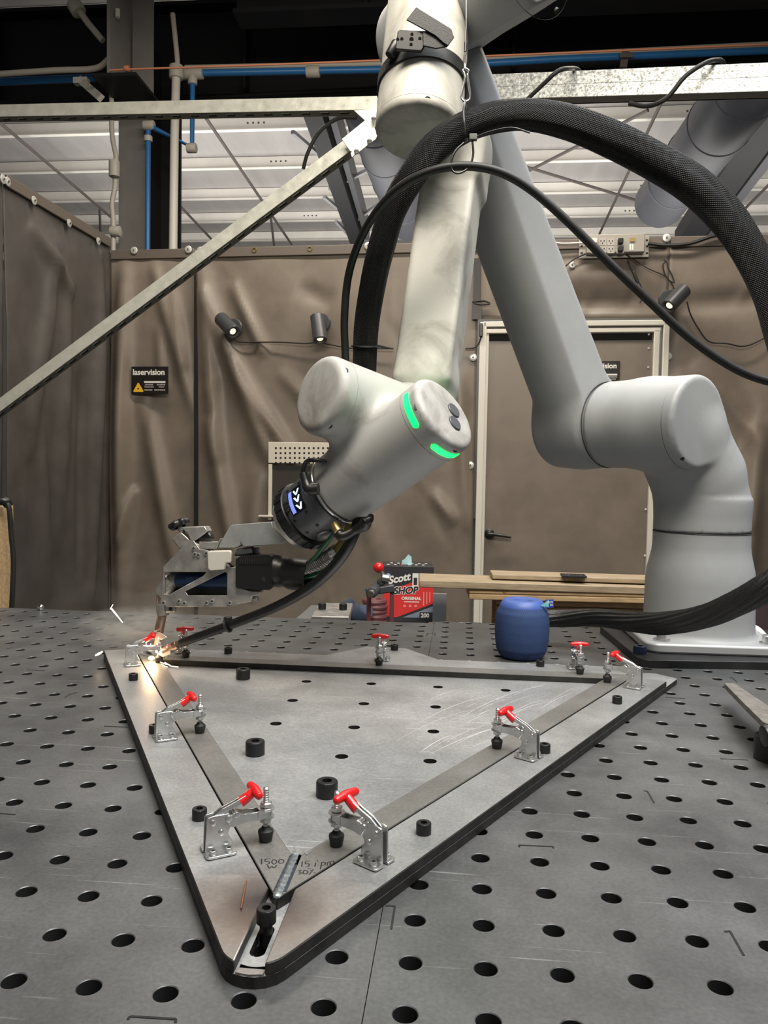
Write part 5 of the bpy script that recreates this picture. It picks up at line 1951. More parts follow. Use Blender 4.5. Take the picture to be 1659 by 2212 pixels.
# smoke
def smoke(name, c, r, sc, dens, label):
    m = bpy.data.materials.new(name)
    m.use_nodes = True
    nt = m.node_tree
    nt.nodes.clear()
    out = nt.nodes.new('ShaderNodeOutputMaterial')
    v = nt.nodes.new('ShaderNodeVolumePrincipled')
    v.inputs['Color'].default_value = (.97, .93, .87, 1)
    v.inputs['Anisotropy'].default_value = .2
    tc = nt.nodes.new('ShaderNodeTexCoord')
    ns = nt.nodes.new('ShaderNodeTexNoise')
    ns.inputs['Scale'].default_value = 2.2
    ns.inputs['Detail'].default_value = 4
    ns.inputs['Distortion'].default_value = .8
    nt.links.new(tc.outputs['Object'], ns.inputs['Vector'])
    ln = nt.nodes.new('ShaderNodeVectorMath')
    ln.operation = 'LENGTH'
    nt.links.new(tc.outputs['Object'], ln.inputs[0])
    fall = nt.nodes.new('ShaderNodeMapRange')
    fall.inputs['From Min'].default_value, fall.inputs['From Max'].default_value = 1.0, .1
    nt.links.new(ln.outputs['Value'], fall.inputs['Value'])
    mr = nt.nodes.new('ShaderNodeMapRange')
    mr.inputs['From Min'].default_value, mr.inputs['From Max'].default_value = .42, .72
    nt.links.new(ns.outputs['Fac'], mr.inputs['Value'])
    mu = nt.nodes.new('ShaderNodeMath'); mu.operation = 'MULTIPLY'
    nt.links.new(fall.outputs[0], mu.inputs[0]); nt.links.new(mr.outputs[0], mu.inputs[1])
    mu2 = nt.nodes.new('ShaderNodeMath'); mu2.operation = 'MULTIPLY'; mu2.inputs[1].default_value = dens
    nt.links.new(mu.outputs[0], mu2.inputs[0])
    nt.links.new(mu2.outputs[0], v.inputs['Density'])
    nt.links.new(v.outputs[0], out.inputs['Volume'])
    o = obj(name, MB().sphere((0, 0, 0), 1, 24, 14), m)
    o.location = c
    o.scale = (r * sc[0], r * sc[1], r * sc[2])
    return tag(o, label, 'smoke', kind='stuff')
smoke('weld_smoke', T(285, 1405, ZTOP) + Vector((0, .03, .030)), .10, (1.2, .9, .42), 48, 'thin warm smoke drifting left from the weld')
smoke('weld_haze', P(420, 1310, 27) , .2, (1.3, .8, .45), 2.2, 'faint grey smoke haze behind the welding head')

# ------------------------------------------------------------------ big hoses and cables of the robot
def braid(name, colr, su, sv):
    m = mat(name, colr, .5, spec=.22)
    N, L, B = nodes_of(m)
    uv = N.new('ShaderNodeUVMap')
    outs = []
    for sgn in (1, -1):
        sx = N.new('ShaderNodeSeparateXYZ')
        L.new(uv.outputs[0], sx.inputs[0])
        a = N.new('ShaderNodeMath'); a.operation = 'MULTIPLY'; a.inputs[1].default_value = su * 2 * math.pi
        L.new(sx.outputs[0], a.inputs[0])
        b = N.new('ShaderNodeMath'); b.operation = 'MULTIPLY_ADD'; b.inputs[1].default_value = sv * sgn * 2 * math.pi
        L.new(sx.outputs[1], b.inputs[0]); L.new(a.outputs[0], b.inputs[2])
        s = N.new('ShaderNodeMath'); s.operation = 'SINE'
        L.new(b.outputs[0], s.inputs[0])
        outs.append(s.outputs[0])
    mx = N.new('ShaderNodeMath'); mx.operation = 'MAXIMUM'
    L.new(outs[0], mx.inputs[0]); L.new(outs[1], mx.inputs[1])
    bp = N.new('ShaderNodeBump'); bp.inputs['Strength'].default_value = .9; bp.inputs['Distance'].default_value = .002
    L.new(mx.outputs[0], bp.inputs['Height']); L.new(bp.outputs['Normal'], B.inputs['Normal'])
    rp = N.new('ShaderNodeValToRGB')
    rp.color_ramp.elements[0].position, rp.color_ramp.elements[1].position = .75, 1.0
    rp.color_ramp.elements[0].color = (*colr, 1)
    rp.color_ramp.elements[1].color = (colr[0] * 3.5, colr[1] * 3.5, colr[2] * 3.8, 1)
    L.new(mx.outputs[0], rp.inputs['Fac']); L.new(rp.outputs['Color'], B.inputs['Base Color'])
    return m
M_braid = braid('braided_sleeve', (.0042, .0041, .0043), 44, 250)
def folds(L, a):
    return 1 + .035 * math.sin(5 * a + 9 * L) + .03 * math.sin(3 * a - 23 * L + 1.1) + .015 * math.sin(11 * a + 31 * L)
sl = [((788, 880), 23.4, 24), ((787, 790), 23.2, 25), ((791, 700), 22.9, 27), ((806, 610), 22.4, 28), ((826, 530), 22.0, 29), ((850, 455), 21.6, 28), ((888, 385), 21.3, 30), ((940, 318), 21.2, 33), ((1020, 267), 21.2, 31),
      ((1120, 247), 21.3, 31), ((1220, 262), 21.4, 35), ((1320, 300), 21.5, 37), ((1410, 345), 21.6, 37), ((1490, 395), 21.6, 39), ((1560, 462), 21.6, 39), ((1612, 535), 21.5, 36), ((1660, 630), 21.4, 34), ((1700, 760), 21.4, 34)]
hz = thing('braided_hose', P(788, 880, 23.4), 'thick black braided hose arching over the robot forearm', 'hose')
obj('sleeve', MB().tube([P(*p, d) for p, d, w in sl], [w * d / CF * U for p, d, w in sl], 40, sub=10, uvs=(1, 1), wob=folds), M_braid, hz, angle=60)
cb = [((748, 860), 22.9), ((746, 770), 22.8), ((744, 690), 22.6), ((752, 600), 22.3), ((775, 525), 21.7), ((815, 455), 21.0), ((870, 400), 20.4), ((940, 367), 20.0), ((1010, 359), 19.9), ((1080, 372), 19.9), ((1150, 412), 20.0),
      ((1230, 482), 20.1), ((1320, 572), 20.2), ((1400, 648), 20.3), ((1480, 722), 20.4), ((1560, 780), 20.4), ((1630, 815), 20.4), ((1720, 838), 20.4)]
tag(obj('rubber_cable', MB().tube([P(*p, d) for p, d in cb], .0056, 16, sub=8), mat('cable_rubber', (.012, .012, .0125), .5, spec=.3)), 'long thin black rubber cable looping in front of the braided hose', 'cable')
gb = [((1150, 1335), 29.6, 17), ((1215, 1336), 29.4, 18), ((1290, 1334), 28.6, 19), ((1370, 1344), 27.4, 21), ((1440, 1346), 26.2, 24), ((1520, 1332), 25.2, 25), ((1590, 1304), 24.5, 26), ((1650, 1272), 24.0, 29), ((1720, 1225), 23.6, 30)]
def twist(L, a):
    return 1 + .06 * math.sin(13 * a + 75 * L) + .03 * math.sin(4 * a + 27 * L)
tag(obj('base_hose', MB().tube([P(*p, d) for p, d, w in gb], [w * d / CF * U for p, d, w in gb], 72, sub=14, uvs=(1, 1), wob=twist), mat('ribbed_hose', (.008, .008, .008), .32, bump=.4, bscale=500), angle=60),
    'thick ribbed black hose passing in front of the robot base', 'hose')

# lanyard with snap hook and cable ties
ly_ = thing('lanyard', P(1006, 150, 21.0), 'steel wire lanyard with a snap hook holding up the braided hose', 'lanyard')
M_chrome = mat('bright_steel', (.75, .75, .76), .18, 1.0)
obj('wire_rope', MB().tube([P(1008, -60, 20.9), P(1007, 60, 20.9), P(1005, 100, 20.9)], .0011, 8), M_chrome, ly_)
obj('crimp', MB().cyl(P(1006, 92, 20.9), P(1005, 112, 20.9), .0022, seg=10), M_chrome, ly_)
obj('wire_eye', MB().tube([P(1005, 110, 20.9), P(1002, 130, 20.9), P(1004, 150, 20.9), P(1008, 130, 20.9), P(1005, 110, 20.9)], .0010, 8, sub=4), M_chrome, ly_)
obj('snap_hook', MB().tube([P(u, v, 20.9) for u, v in ((1007, 149), (1012, 153), (1011, 162), (1012, 175), (1016, 205), (1013, 216), (1005, 219), (998, 214), (997, 205), (1003, 175), (1003, 160), (1000, 153), (1004, 149), (1007, 149))], .0015, 10, sub=5), M_chrome, ly_)
tie = thing('cable_tie', P(1003, 260, 20.6), 'black cable tie pulled tight round the braided hose', 'cable tie', 'black cable ties')
obj('tie_band', MB().tube([P(1006, 216, 20.9), P(1001, 240, 20.4), P(1003, 270, 20.25), P(1007, 305, 20.5), P(1012, 280, 21.9), P(1010, 240, 21.9), P(1006, 216, 20.9)], .0016, 8, sub=6), M_blackp, tie)
tie = thing('cable_tie', P(998, 340, 20.2), 'open loop of black cable tie hanging under the braided hose', 'cable tie', 'black cable ties')
obj('tie_loop', MB().tube([P(u, v, 19.85) for u, v in ((1020, 300), (1022, 335), (1012, 362), (992, 374), (977, 368), (976, 345), (985, 325), (1003, 308))], .0014, 8, sub=6), M_blackp, tie)
obj('tie_head', MB().box((0, 0, 0), (.010, .008, .006), face_matrix(P(1022, 297, 19.85), Vector(CR[0]), Vector(-CR[1]))), mat('tie_head_grey', (.10, .10, .095), .5), tie, bevel=.001)
obj('tie_tail', MB().tube([P(u, v, 19.85) for u, v in ((1028, 296), (1060, 284), (1105, 276), (1145, 287))], .0011, 6, sub=5), M_blackp, tie)
tie = thing('cable_tie', P(790, 746, 22.4), 'black cable tie round the braided hose beside the wrist', 'cable tie', 'black cable ties')
obj('tie_band', MB().ring(P(789, 748, 23.1), P(789, 720, 23.0) - P(788, 780, 23.2), .0195, .0016, 32, 8), M_blackp, tie)
obj('tie_tail', MB().tube([P(815, 747, 22.8), P(830, 750, 22.8), P(846, 753, 22.8)], [.0022, .0018, .001], 8), M_blackp, tie)

# ------------------------------------------------------------------ blue speaker
spk_p = T(1126, 1419, 0)
spk = thing('bluetooth_speaker', spk_p, 'round blue fabric portable speaker standing on the table behind the fixture', 'speaker')
M_fab = mat('speaker_fabric', (.030, .062, .19), .8)
N, L, B = nodes_of(M_fab)
uv = N.new('ShaderNodeUVMap')
mp = N.new('ShaderNodeMapping'); mp.inputs['Scale'].default_value = (150, 900, 1)
L.new(uv.outputs[0], mp.inputs['Vector'])
ck = N.new('ShaderNodeTexChecker'); ck.inputs['Scale'].default_value = 1
ck.inputs['Color1'].default_value = (.040, .085, .23, 1); ck.inputs['Color2'].default_value = (.008, .020, .070, 1)
L.new(mp.outputs['Vector'], ck.inputs['Vector']); L.new(ck.outputs['Color'], B.inputs['Base Color'])
bp = N.new('ShaderNodeBump'); bp.inputs['Strength'].default_value = .5; bp.inputs['Distance'].default_value = .0008
L.new(ck.outputs['Fac'], bp.inputs['Height']); L.new(bp.outputs['Normal'], B.inputs['Normal'])
SU = .0485
prof = [(.62, 0), (.74, .03), (.84, .12), (.94, .35), (.985, .7), (1.0, 1.05), (.99, 1.4), (.95, 1.68), (.85, 1.90)]
rsm = []
for i in range(len(prof) - 1):
    for k in range(5):
        t_ = k / 5
        rsm.append((prof[i][0] * (1 - t_) + prof[i + 1][0] * t_, prof[i][1] * (1 - t_) + prof[i + 1][1] * t_))
rsm.append(prof[-1])
b = obj('fabric_body', MB().lathe([(r * SU, z * SU) for r, z in rsm], spk_p, (0, 0, 1), 72), M_fab, spk, angle=60)
M_sblue = mat('speaker_plastic', (.055, .105, .35), .5)
top = obj('top_cap', MB().lathe([(r * SU, z * SU) for r, z in ((.85, 1.89), (.845, 1.94), (.72, 2.13), (.66, 2.155), (.64, 2.14), (0, 2.14))], spk_p, (0, 0, 1), 64), M_sblue, spk, angle=50)
zt_ = spk_p + Vector((0, 0, 2.141 * SU))
mk = MB()
mk.box(zt_ + Vector((-.012, -.004, 0)), (.012, .0016, .0006)); mk.box(zt_ + Vector((.012, -.004, 0)), (.012, .0016, .0006)); mk.box(zt_ + Vector((.012, -.004, 0)), (.0016, .012, .0006))
obj('button_marks', mk, mat('speaker_mark', (.03, .06, .2), .5), top)
tgp = P(1168, 1309, 27.4)
lp = obj('hang_loop', MB().prism([(0, 0), (.014, .011), (.014, -.002)], -.0006, .0006, face_matrix(tgp, Vector(CR[0]), Vector(-CR[1]))), mat('loop_teal', (.15, .45, .50), .6), spk)
Mg = face_matrix(P(1178, 1312, 27.4), Vector(CR[0]), Vector(-CR[1]))
lt2 = obj('hang_tag', MB().prism([(0, -.001), (.0145, 0), (.0145, .014), (0, .0135)], -.0005, .0005, Mg), mat('tag_blue', (.02, .05, .36), .5), spk)
obj('lettering', text_mb('ULTI', .0052, Mg @ Matrix.Translation((.0022, .0075, .0007)), .0001, .00012), M_swhite, lt2, smooth=False)
obj('lettering', text_mb('EA', .0040, Mg @ Matrix.Translation((.0085, .0030, .0007)), .0001, .0001), M_swhite, lt2, smooth=False)

# ------------------------------------------------------------------ flat bar and knob at the right edge
fbar = thing('flat_bar_tool', T(1640, 1560, .3), 'worn flat steel bar with a black rubber end at the right edge of the table', 'tool')
q = [P(1565, 1476, 22.2), P(1586, 1475, 22.4), P(1618, 1497, 21.2), P(1665, 1528, 19.8), P(1720, 1580, 18.6), P(1700, 1580, 17.2), P(1649, 1560, 17.9), P(1608, 1520, 19.6)]
mb = MB()
n = len(q)
lo_q = [p - Vector((0, 0, .007)) for p in q]
mb.add(q + lo_q, [tuple(range(n)), tuple(range(2 * n - 1, n - 1, -1))] + [(i, i + n, (i + 1) % n + n, (i + 1) % n) for i in range(n)])
import bmesh as _bm
o = obj('bar', mb, mat('worn_bar_steel', (.20, .185, .17), .6, .4, var=.35, vscale=60), fbar)
bm = _bm.new(); bm.from_mesh(o.data); _bm.ops.recalc_face_normals(bm, faces=bm.faces); bm.to_mesh(o.data); bm.free()
obj('rubber_end', MB().cyl(P(1648, 1590, 17.6), P(1720, 1584, 17.6), .0125, seg=28, bev=.003), M_blackp, fbar)
obj('foot', MB().cyl(T(1659, 1640, 0), T(1659, 1640, 0) + Vector((.0, 0, .028)), .016, seg=24), M_blackp, fbar)

# ------------------------------------------------------------------ zinc strut frame over the cell
def strut(name, a, b, da, db, hgt, label, m, slots=0, group='zinc strut channels', up=None):
    pa, pb = P(*a, da), P(*b, db)
    t = thing(name, pa, label, 'strut', group)
    ax = (pb - pa).normalized()
    sd = ax.cross(Vector((0, 0, 1))).normalized()      # away from the camera
    if sd.dot(FW) < 0:
        sd = -sd
    upv = sd.cross(ax).normalized()
    if upv.z < 0:
        upv = -upv
    W = .041
    n = max(1, round(hgt / .041))
    for k in range(n):
        c = upv * ((k - (n - 1) / 2) * .0415)
        # channel: front wall, top wall, back wall, slotted bottom
        obj('front_wall', MB().beam(pa + c, pb + c, .0025, .041, upv), m, t, bevel=.001)
        obj('top_wall', MB().beam(pa + c + upv * .0195 + sd * .0205, pb + c + upv * .0195 + sd * .0205, .041, .0025, upv), m, t)
        obj('back_wall', MB().beam(pa + c + sd * .041, pb + c + sd * .041, .0025, .041, upv), m, t)
        obj('bottom_wall', MB().beam(pa + c - upv * .0195 + sd * .0205, pb + c - upv * .0195 + sd * .0205, .041, .0025, upv), mat('zinc_underside_shade', (.16, .17, .165), .5, .6), t)  # shade of the underside put into a darker zinc colour
    L_ = (pb - pa).length
    for k in range(slots):
        f0 = (k + .3) / slots
        c = pa + ax * (L_ * f0) - upv * (.0208 + (n - 1) * .02075) + sd * .0205
        obj('slot', MB().beam(c - ax * .014, c + ax * .014, .014, .001, upv), M_dark, t)
        obj('slot_lip', MB().beam(c - ax * .015 - sd * .0085 - upv * .0006, c + ax * .012 - sd * .0085 - upv * .0006, .002, .001, upv), M_zinc, t)
    return t
strut('strut_channel', (-40, 240), (815, 222), 54, 48.5, .041, 'long horizontal zinc strut left of the robot arm', M_zinc, 22)
strut('strut_channel', (1060, 188), (1720, 164), 53, 46, .083, 'double zinc strut crossing right of the robot arm', M_zinc2, 0)
dg_ = strut('strut_channel', (-45, 908), (812, 268), 55.5, 48.3, .041, 'diagonal zinc strut slanting from lower left to the bracket', M_zinc, 30)
br = thing('strut_bracket', P(800, 250, 47.8), 'zinc angle bracket with hex bolts joining the struts', 'bracket')
plate3([(738, 300), (800, 250), (816, 246), (824, 280), (766, 330), (756, 326)], 47.9, .004, M_zinc, 'gusset', br)
plate3([(764, 238), (812, 234), (820, 206), (828, 206), (828, 270), (790, 262)], 47.95, .004, M_zinc, 'gusset', br)
plate3([(757, 330), (806, 290), (816, 290), (812, 300), (760, 340)], 47.6, .004, M_zinc, 'gusset', br)
for u, v in ((770, 326), (798, 304), (807, 256)):
    obj('hex_bolt', MB().cyl(P(u, v, 47.7), P(u, v, 47.2), .008, seg=6, bev=.001), M_clampz, br)
cable('hanging_cable', [P(770, 254, 49), P(730, 256, 49.5), P(690, 285, 50), P(665, 330, 50.5), P(655, 365, 51)], .006, M_rubber, None, 'black cable hanging in an arc left of the strut bracket', 'cable', group='black cables on the struts')
cable('hanging_cable', [P(1130, 223, 50), P(1170, 185, 49.2), P(1205, 154, 48.6), P(1232, 148, 49.5), P(1250, 152, 53), P(1256, 175, 54)], .007, M_rubber, None, 'black cable looping over the double strut near the robot', 'cable', group='black cables on the struts')
cable('hanging_cable', [P(1360, 224, 49), P(1400, 229, 48), P(1440, 212, 47.2), P(1480, 165, 46.6), P(1520, 138, 46.6), P(1545, 130, 47.5), P(1562, 134, 50), P(1568, 160, 51)], .007, M_rubber, None, 'black cable looping over the double strut further right', 'cable', group='black cables on the struts')

# ------------------------------------------------------------------ things on the back wall
M_lens = mat('lamp_lens', (.8, .7, .5), .2, emit=(1, .85, .6), estr=1.2)
def spot(disc, a, b, label, toward):
    t = thing('spot_lamp', onW(*disc, 0), label, 'lamp', 'black spot lamps on the curtains')
    d0 = onW(*disc, .03)
    obj('wall_plate', MB().lathe([(.052, 0), (.052, .012), (.046, .018), (0, .018)], d0, WN, 36), M_char, t)
    pa, pb = onW(*a, .085), onW(*b, .085 + toward)
    ax = (pb - pa).normalized()
    obj('arm', MB().cyl(d0, (pa + pb) / 2, .009, seg=12), M_char, t)
    h = obj('lamp_body', MB().lathe([(.036, 0), (.040, .004), (.040, (pb - pa).length - .004), (.037, (pb - pa).length), (.030, (pb - pa).length), (.028, (pb - pa).length - .012), (0, (pb - pa).length - .012)], pa, ax, 32), M_char, t)
    obj('lens', MB().lathe([(.018, 0), (.016, .004), (0, .006)], pb - ax * .012, ax, 20), M_lens, h)
spot((506, 708), (477, 688), (505, 718), 'black spot lamp on the wide curtain, nearest the sticker', .09)
spot((696, 698), (685, 683), (692, 736), 'black spot lamp on the wide curtain close to the braided hose', .05)
spot((1443, 648), (1478, 626), (1443, 663), 'black spot lamp on the curtain above the right end of the door', .06)
# wiring
def wire(pts, label, r=.004, off=.035, sub=5, group='black lamp wires'):
    tag(obj('lamp_wire', MB().tube([onW(u, v, off) for u, v in pts], r, 8, sub=sub), M_rubber), label, 'wire', group)
wire([(508, 732), (520, 739), (600, 739), (660, 742), (690, 740), (760, 752), (850, 753)], 'thin black wire joining the two left spot lamps')
wire([(1005, 753), (1025, 751), (1036, 738), (1042, 715)], 'short black wire beside the top left corner of the door frame')
wire([(1484, 652), (1492, 680), (1510, 712), (1532, 738), (1570, 742), (1605, 748), (1640, 736), (1690, 705)], 'black wire sagging from the right spot lamp to the frame edge')
wire([(1341, 540), (1362, 556), (1400, 580), (1436, 596), (1450, 612), (1458, 628)], 'thin wire from the power strip to the right spot lamp', .003)
wire([(1437, 566), (1432, 572), (1436, 592), (1446, 606), (1456, 610), (1452, 596), (1444, 580), (1440, 566), (1434, 562)], 'small tied loop of spare wire above the right spot lamp', .004)
wire([(1355, 560), (1364, 580), (1372, 598), (1385, 618), (1388, 640), (1382, 655)], 'thin wire with an inline switch below the power strip', .003)
obj('inline_switch', MB().beam(onW(1368, 586, .04), onW(1378, 612, .04), .018, .016), M_blackp, bpy.data.objects['lamp_wire.005'] if 'lamp_wire.005' in bpy.data.objects else None, bevel=.003)
wire([(1265, 548), (1240, 560), (1215, 580), (1190, 592)], 'pair of dark wires leaving the power strip to the left', .004)
wire([(1400, 526), (1440, 530), (1490, 526), (1540, 510), (1590, 500)], 'thick black supply cable at the right of the power strip', .009)
wire([(1020, 652), (1045, 650), (1058, 656), (1040, 658), (1024, 655)], 'loose loop of wire on the black bar beside the robot arm', .005)
tag(obj('extension_lead', MB().tube([onW(u, v, .04) for u, v in ((1180, 522), (1215, 526), (1250, 525), (1282, 523))], .005, 8, sub=5), M_white), 'white cord plugged into the power strip', 'cord')
# power strip
ps = thing('power_strip', onW(1325, 537, 0), 'grey metal power strip with outlets screwed to the curtain above the door', 'power strip')
def wq(u0, v0, u1, v1, d0, d1):
    a, b = onW(u0, v0, d0), onW(u1, v1, d0)
    return wbox((a - W0).dot(WD), (b - W0).dot(WD), b.z, a.z, d0, d1)
M_ps = mat('power_strip_grey', (.33, .31, .28), .45, .3)
obj('mounting_plate', wq(1251, 513, 1401, 556, .02, .026), M_ps, ps, bevel=.002)
hs_ = obj('housing', wq(1266, 512, 1389, 549, .026, .07), M_ps, ps, bevel=.004)
for r_, v in ((0, 515), (1, 532)):
    for k, u in enumerate((1276, 1294, 1312, 1332)):
        so_ = obj('outlet', wq(u, v, u + 15, v + 15, .07, .073), mat('outlet_grey', (.38, .36, .33), .5), hs_)
        if not ((k == 3) or (k == 0)):
            for du, dv in ((3, 4), (10, 4), (6.5, 9)):
                obj('slot', wq(u + du, v + dv, u + du + 2, v + dv + 3, .073, .0735), M_dark, so_)
        else:
            obj('plug', wq(u + 2, v + 2, u + 13, v + 13, .073, .10), M_white if (k == 0 and r_ == 0) else M_blackp, so_, bevel=.003)
obj('switch', wq(1361, 514, 1371, 522, .07, .076), M_brass, hs_)
obj('print', wq(1360, 527, 1363, 540, .07, .0705), M_swhite, hs_); obj('print', wq(1365, 527, 1368, 540, .07, .0705), M_swhite, hs_)
for u in (1254, 1395):
    for v in (517, 530, 545):
        obj('slot_hole', wq(u, v, u + 5, v + 4, .026, .0265), M_dark, ps)
# black bar beside the forearm
blk = thing('black_bar', onW(1030, 630, 0), 'vertical black bar on the curtain left of the door top', 'bar')
obj('bar', wq(1024, 560, 1036, 690, .01, .03), M_blackp, blk)
obj('foot_plate', wq(1020, 655, 1040, 690, .03, .035), M_blackp, blk)
obj('sensor', wq(1036, 700, 1043, 728, .036, .06), M_blackp, blk, bevel=.003)

# white perforated panel behind the wrist
pn = thing('perforated_panel', onW(650, 1040, 0), 'white framed panel with perforated top strip behind the robot wrist', 'panel')
M_cream = mat('cream_paint', (.70, .66, .57), .45)
obj('top_strip', wq(583, 955, 760, 1003, .04, .07), M_cream, pn, bevel=.002)
obj('side_rail', wq(583, 1003, 589, 1122, .04, .07), M_cream, pn, bevel=.002)
obj('screen', wq(589, 1005, 760, 1122, .04, .055), mat('panel_screen', (.05, .048, .042), .3), pn)
obj('bottom_rail', wq(562, 1112, 760, 1121, .05, .09), M_cream, pn, bevel=.002)
hole_me = None
for r_ in range(4):
    for k in range(15):
        u, v = 594 + k * 10.2, 966 + r_ * 10.6
        if u < 750:
            obj('perforation', wq(u, v, u + 4, v + 4, .0702, .0706), M_dark, pn)

# ------------------------------------------------------------------ low bench, towel box and clamp stand behind the table
zb_ = T(880, 1337, 0)
bz = P(880, 1338, 60).z
bn = thing('grey_bench', (P(800, 1338, 60).x, P(800, 1338, 60).y, ZF), 'low grey bench behind the welding table', 'bench')
M_grey = mat('bench_grey', (.20, .205, .21), .45, .3)
bl_, brr = P(640, 1338, 60), P(962, 1338, 60)
obj('bench_top', MB().box(((bl_.x + brr.x) / 2, bl_.y + .05, bz - .012), (brr.x - bl_.x, .5, .02)), M_grey, bn, bevel=.002)
obj('end_plate', MB().box((brr.x - .02, bl_.y - .06, bz + .05), (.05, .03, .14)), M_grey, bn)
for sx in (bl_.x + .05, brr.x - .05):
    for sy in (-.15, .25):
        obj('leg', MB().box((sx, bl_.y + sy, (ZF + bz - .02) / 2), (.04, .04, bz - .02 - ZF)), M_grey, bn)
bx0, bx1 = P(826, 1335, 59), P(935, 1338, 59)
tw = thing('towel_box', (bx0 + bx1) / 2, 'red and black box of shop towels with a towel poking out', 'box')
w_ = (bx1 - bx0).length
h_ = P(830, 1222, 59).z - bz
xd = (bx1 - bx0); xd.z = 0; xd.normalize()
yd = Vector((0, 0, 1)).cross(xd)
o_ = Vector((bx0.x, bx0.y, bz))
MF = face_matrix(o_, xd, Vector((0, 0, 1)))              # front face frame, z towards the camera
M_bk = mat('box_black', (.025, .025, .03), .5)
M_rd = mat('box_red', (.62, .03, .03), .5)
M_bl = mat('box_slate', (.20, .24, .30), .5)
M_wh = mat('box_white', (.75, .73, .70), .5)
carton = obj('carton', MB().box((w_ / 2, h_ / 2, -.075), (w_, h_, .15), MF), M_bk, tw, bevel=.001)
def flat(name, poly, m, k=1, par=None):
    return obj(name, MB().prism([(x * w_, y * h_) for x, y in poly], .0004 * k, .0004 * k + .0005, MF), m, par or carton, smooth=False)
flat('red_panel', [(.0, .10), (.28, .08), (1.0, .34), (1, .86), (.42, .66), (.0, .58)], M_rd)
flat('slate_panel', [(.40, .08), (1, .08), (1, .29)], M_bl, 2)
flat('count_patch', [(.72, .05), (1, .05), (1, .18), (.74, .18)], M_bk, 3)
obj('lettering', text_mb('Scott', .205 * w_, MF @ Matrix.Translation((.11 * w_, .68 * h_, .002)) @ Matrix.Rotation(math.radians(12), 4, 'Z'), .0003, .0014, .3), M_wh, carton, smooth=False)
obj('lettering', text_mb('SHOP', .19 * w_, MF @ Matrix.Translation((.21 * w_, .50 * h_, .0012)) @ Matrix.Rotation(math.radians(3), 4, 'Z'), .0002, .0034, .2), M_wh, carton, smooth=False)
obj('lettering', text_mb('SHOP', .19 * w_, MF @ Matrix.Translation((.21 * w_, .50 * h_, .0022)) @ Matrix.Rotation(math.radians(3), 4, 'Z'), .0002, .0012, .2), M_bk, carton, smooth=False)
obj('lettering', text_mb('ORIGINAL', .085 * w_, MF @ Matrix.Translation((.37 * w_, .40 * h_, .002)), .0003, .0006), M_wh, carton, smooth=False)
obj('lettering', text_mb('200', .11 * w_, MF @ Matrix.Translation((.76 * w_, .09 * h_, .003)), .0003, .0008), M_wh, carton, smooth=False)
flat('small_print', [(.42, .355), (.72, .355), (.72, .37), (.42, .37)], M_wh, 3)
for k in range(3):
    flat('icon', [(.41 + k * .11, .27), (.46 + k * .11, .27), (.46 + k * .11, .31), (.41 + k * .11, .31)], mat('icon_pink', (.70, .25, .22), .5), 3)
for k in range(3):
    flat('side_print', [(.80 + k * .06, .30 + k * .03), (.82 + k * .06, .30 + k * .03), (.82 + k * .06, .55), (.80 + k * .06, .55)], mat('icon_pink', (.70, .25, .22), .5), 3)
flat('badge', [(.58, .62), (.70, .62), (.70, .88), (.58, .88)], M_wh, 3)
flat('badge_mark', [(.605, .67), (.675, .67), (.675, .80), (.605, .80)], M_bk, 5)
rd = flat('flag_badge', [(.10 + .055 * math.cos(k * .4488), .82 + .055 * math.sin(k * .4488)) for k in range(14)], mat('badge_blue', (.25, .36, .62), .5), 3)
for k in range(3):
    flat('flag_stripe', [(.085, .79 + k * .024), (.135, .79 + k * .024), (.135, .80 + k * .024), (.085, .80 + k * .024)], M_wh if k != 1 else M_rd, 5)
for k in range(12):
    mb = MB().box((w_ * (.1 + .07 * k), h_ + .0006, -.05 - .05 * (k % 2)), (w_ * .05, .0008, .012), MF)
    obj('top_print', mb, M_swhite if k != 4 else M_rd, carton, smooth=False)
Mt_ = MF @ Matrix.Translation((.47 * w_, h_, -.06))
tv = [(-.02, 0, 0), (.02, 0, .004), (.018, .03, -.004), (.006, .040, .006), (-.008, .022, .004), (-.018, .016, 0), (0, .002, .018)]
mb = MB(); mb.add([Mt_ @ Vector(v) for v in tv], [(0, 1, 6), (1, 2, 6), (2, 3, 6), (3, 4, 6), (4, 5, 6), (5, 0, 6), (0, 5, 4, 3, 2, 1)])
tag(obj('towel', mb, mat('towel_blue', (.38, .60, .66), .8), tw), 'pale blue towel tip')

# clamp stand with a red ball lever
cs = thing('clamp_stand', P(822, 1345, 50), 'dark clamp stand with a red ball lever in front of the towel box', 'clamp stand')
M_maroon = mat('maroon_paint', (.12, .035, .04), .5)
for (u0, v0), (u1, v1) in (((796, 1390), (797, 1278)), ((845, 1390), (847, 1272))):
    obj('upright', MB().beam(P(u0, v0, 50) , P(u1, v1, 50), .014, .014, CR[2]), M_maroon, cs, bevel=.002)
obj('cross_bar', MB().beam(P(790, 1278, 50), P(852, 1270, 50), .03, .024), M_char, cs, bevel=.004)
obj('barrel', MB().cyl(P(803, 1281, 48.6), P(822, 1260, 51.5), .017, seg=24, bev=.004), M_char, cs)
obj('barrel_tip', MB().cyl(P(800, 1284, 48.4), P(804, 1280, 48.7), .011, seg=20), M_clampz, cs)
obj('jaw', MB().beam(P(818, 1262, 50), P(838, 1244, 50), .02, .024), M_char, cs, bevel=.005)
obj('lever', MB().cyl(P(834, 1254, 50), P(822, 1232, 50), .009, .006, seg=12), M_clampz, cs)
obj('lever_link', MB().cyl(P(826, 1248, 49.8), P(840, 1250, 49.8), .012, seg=12), M_clampz, cs)
obj('ball', MB().sphere(P(818, 1226, 49.6), .0165, 24, 16), M_red, cs)
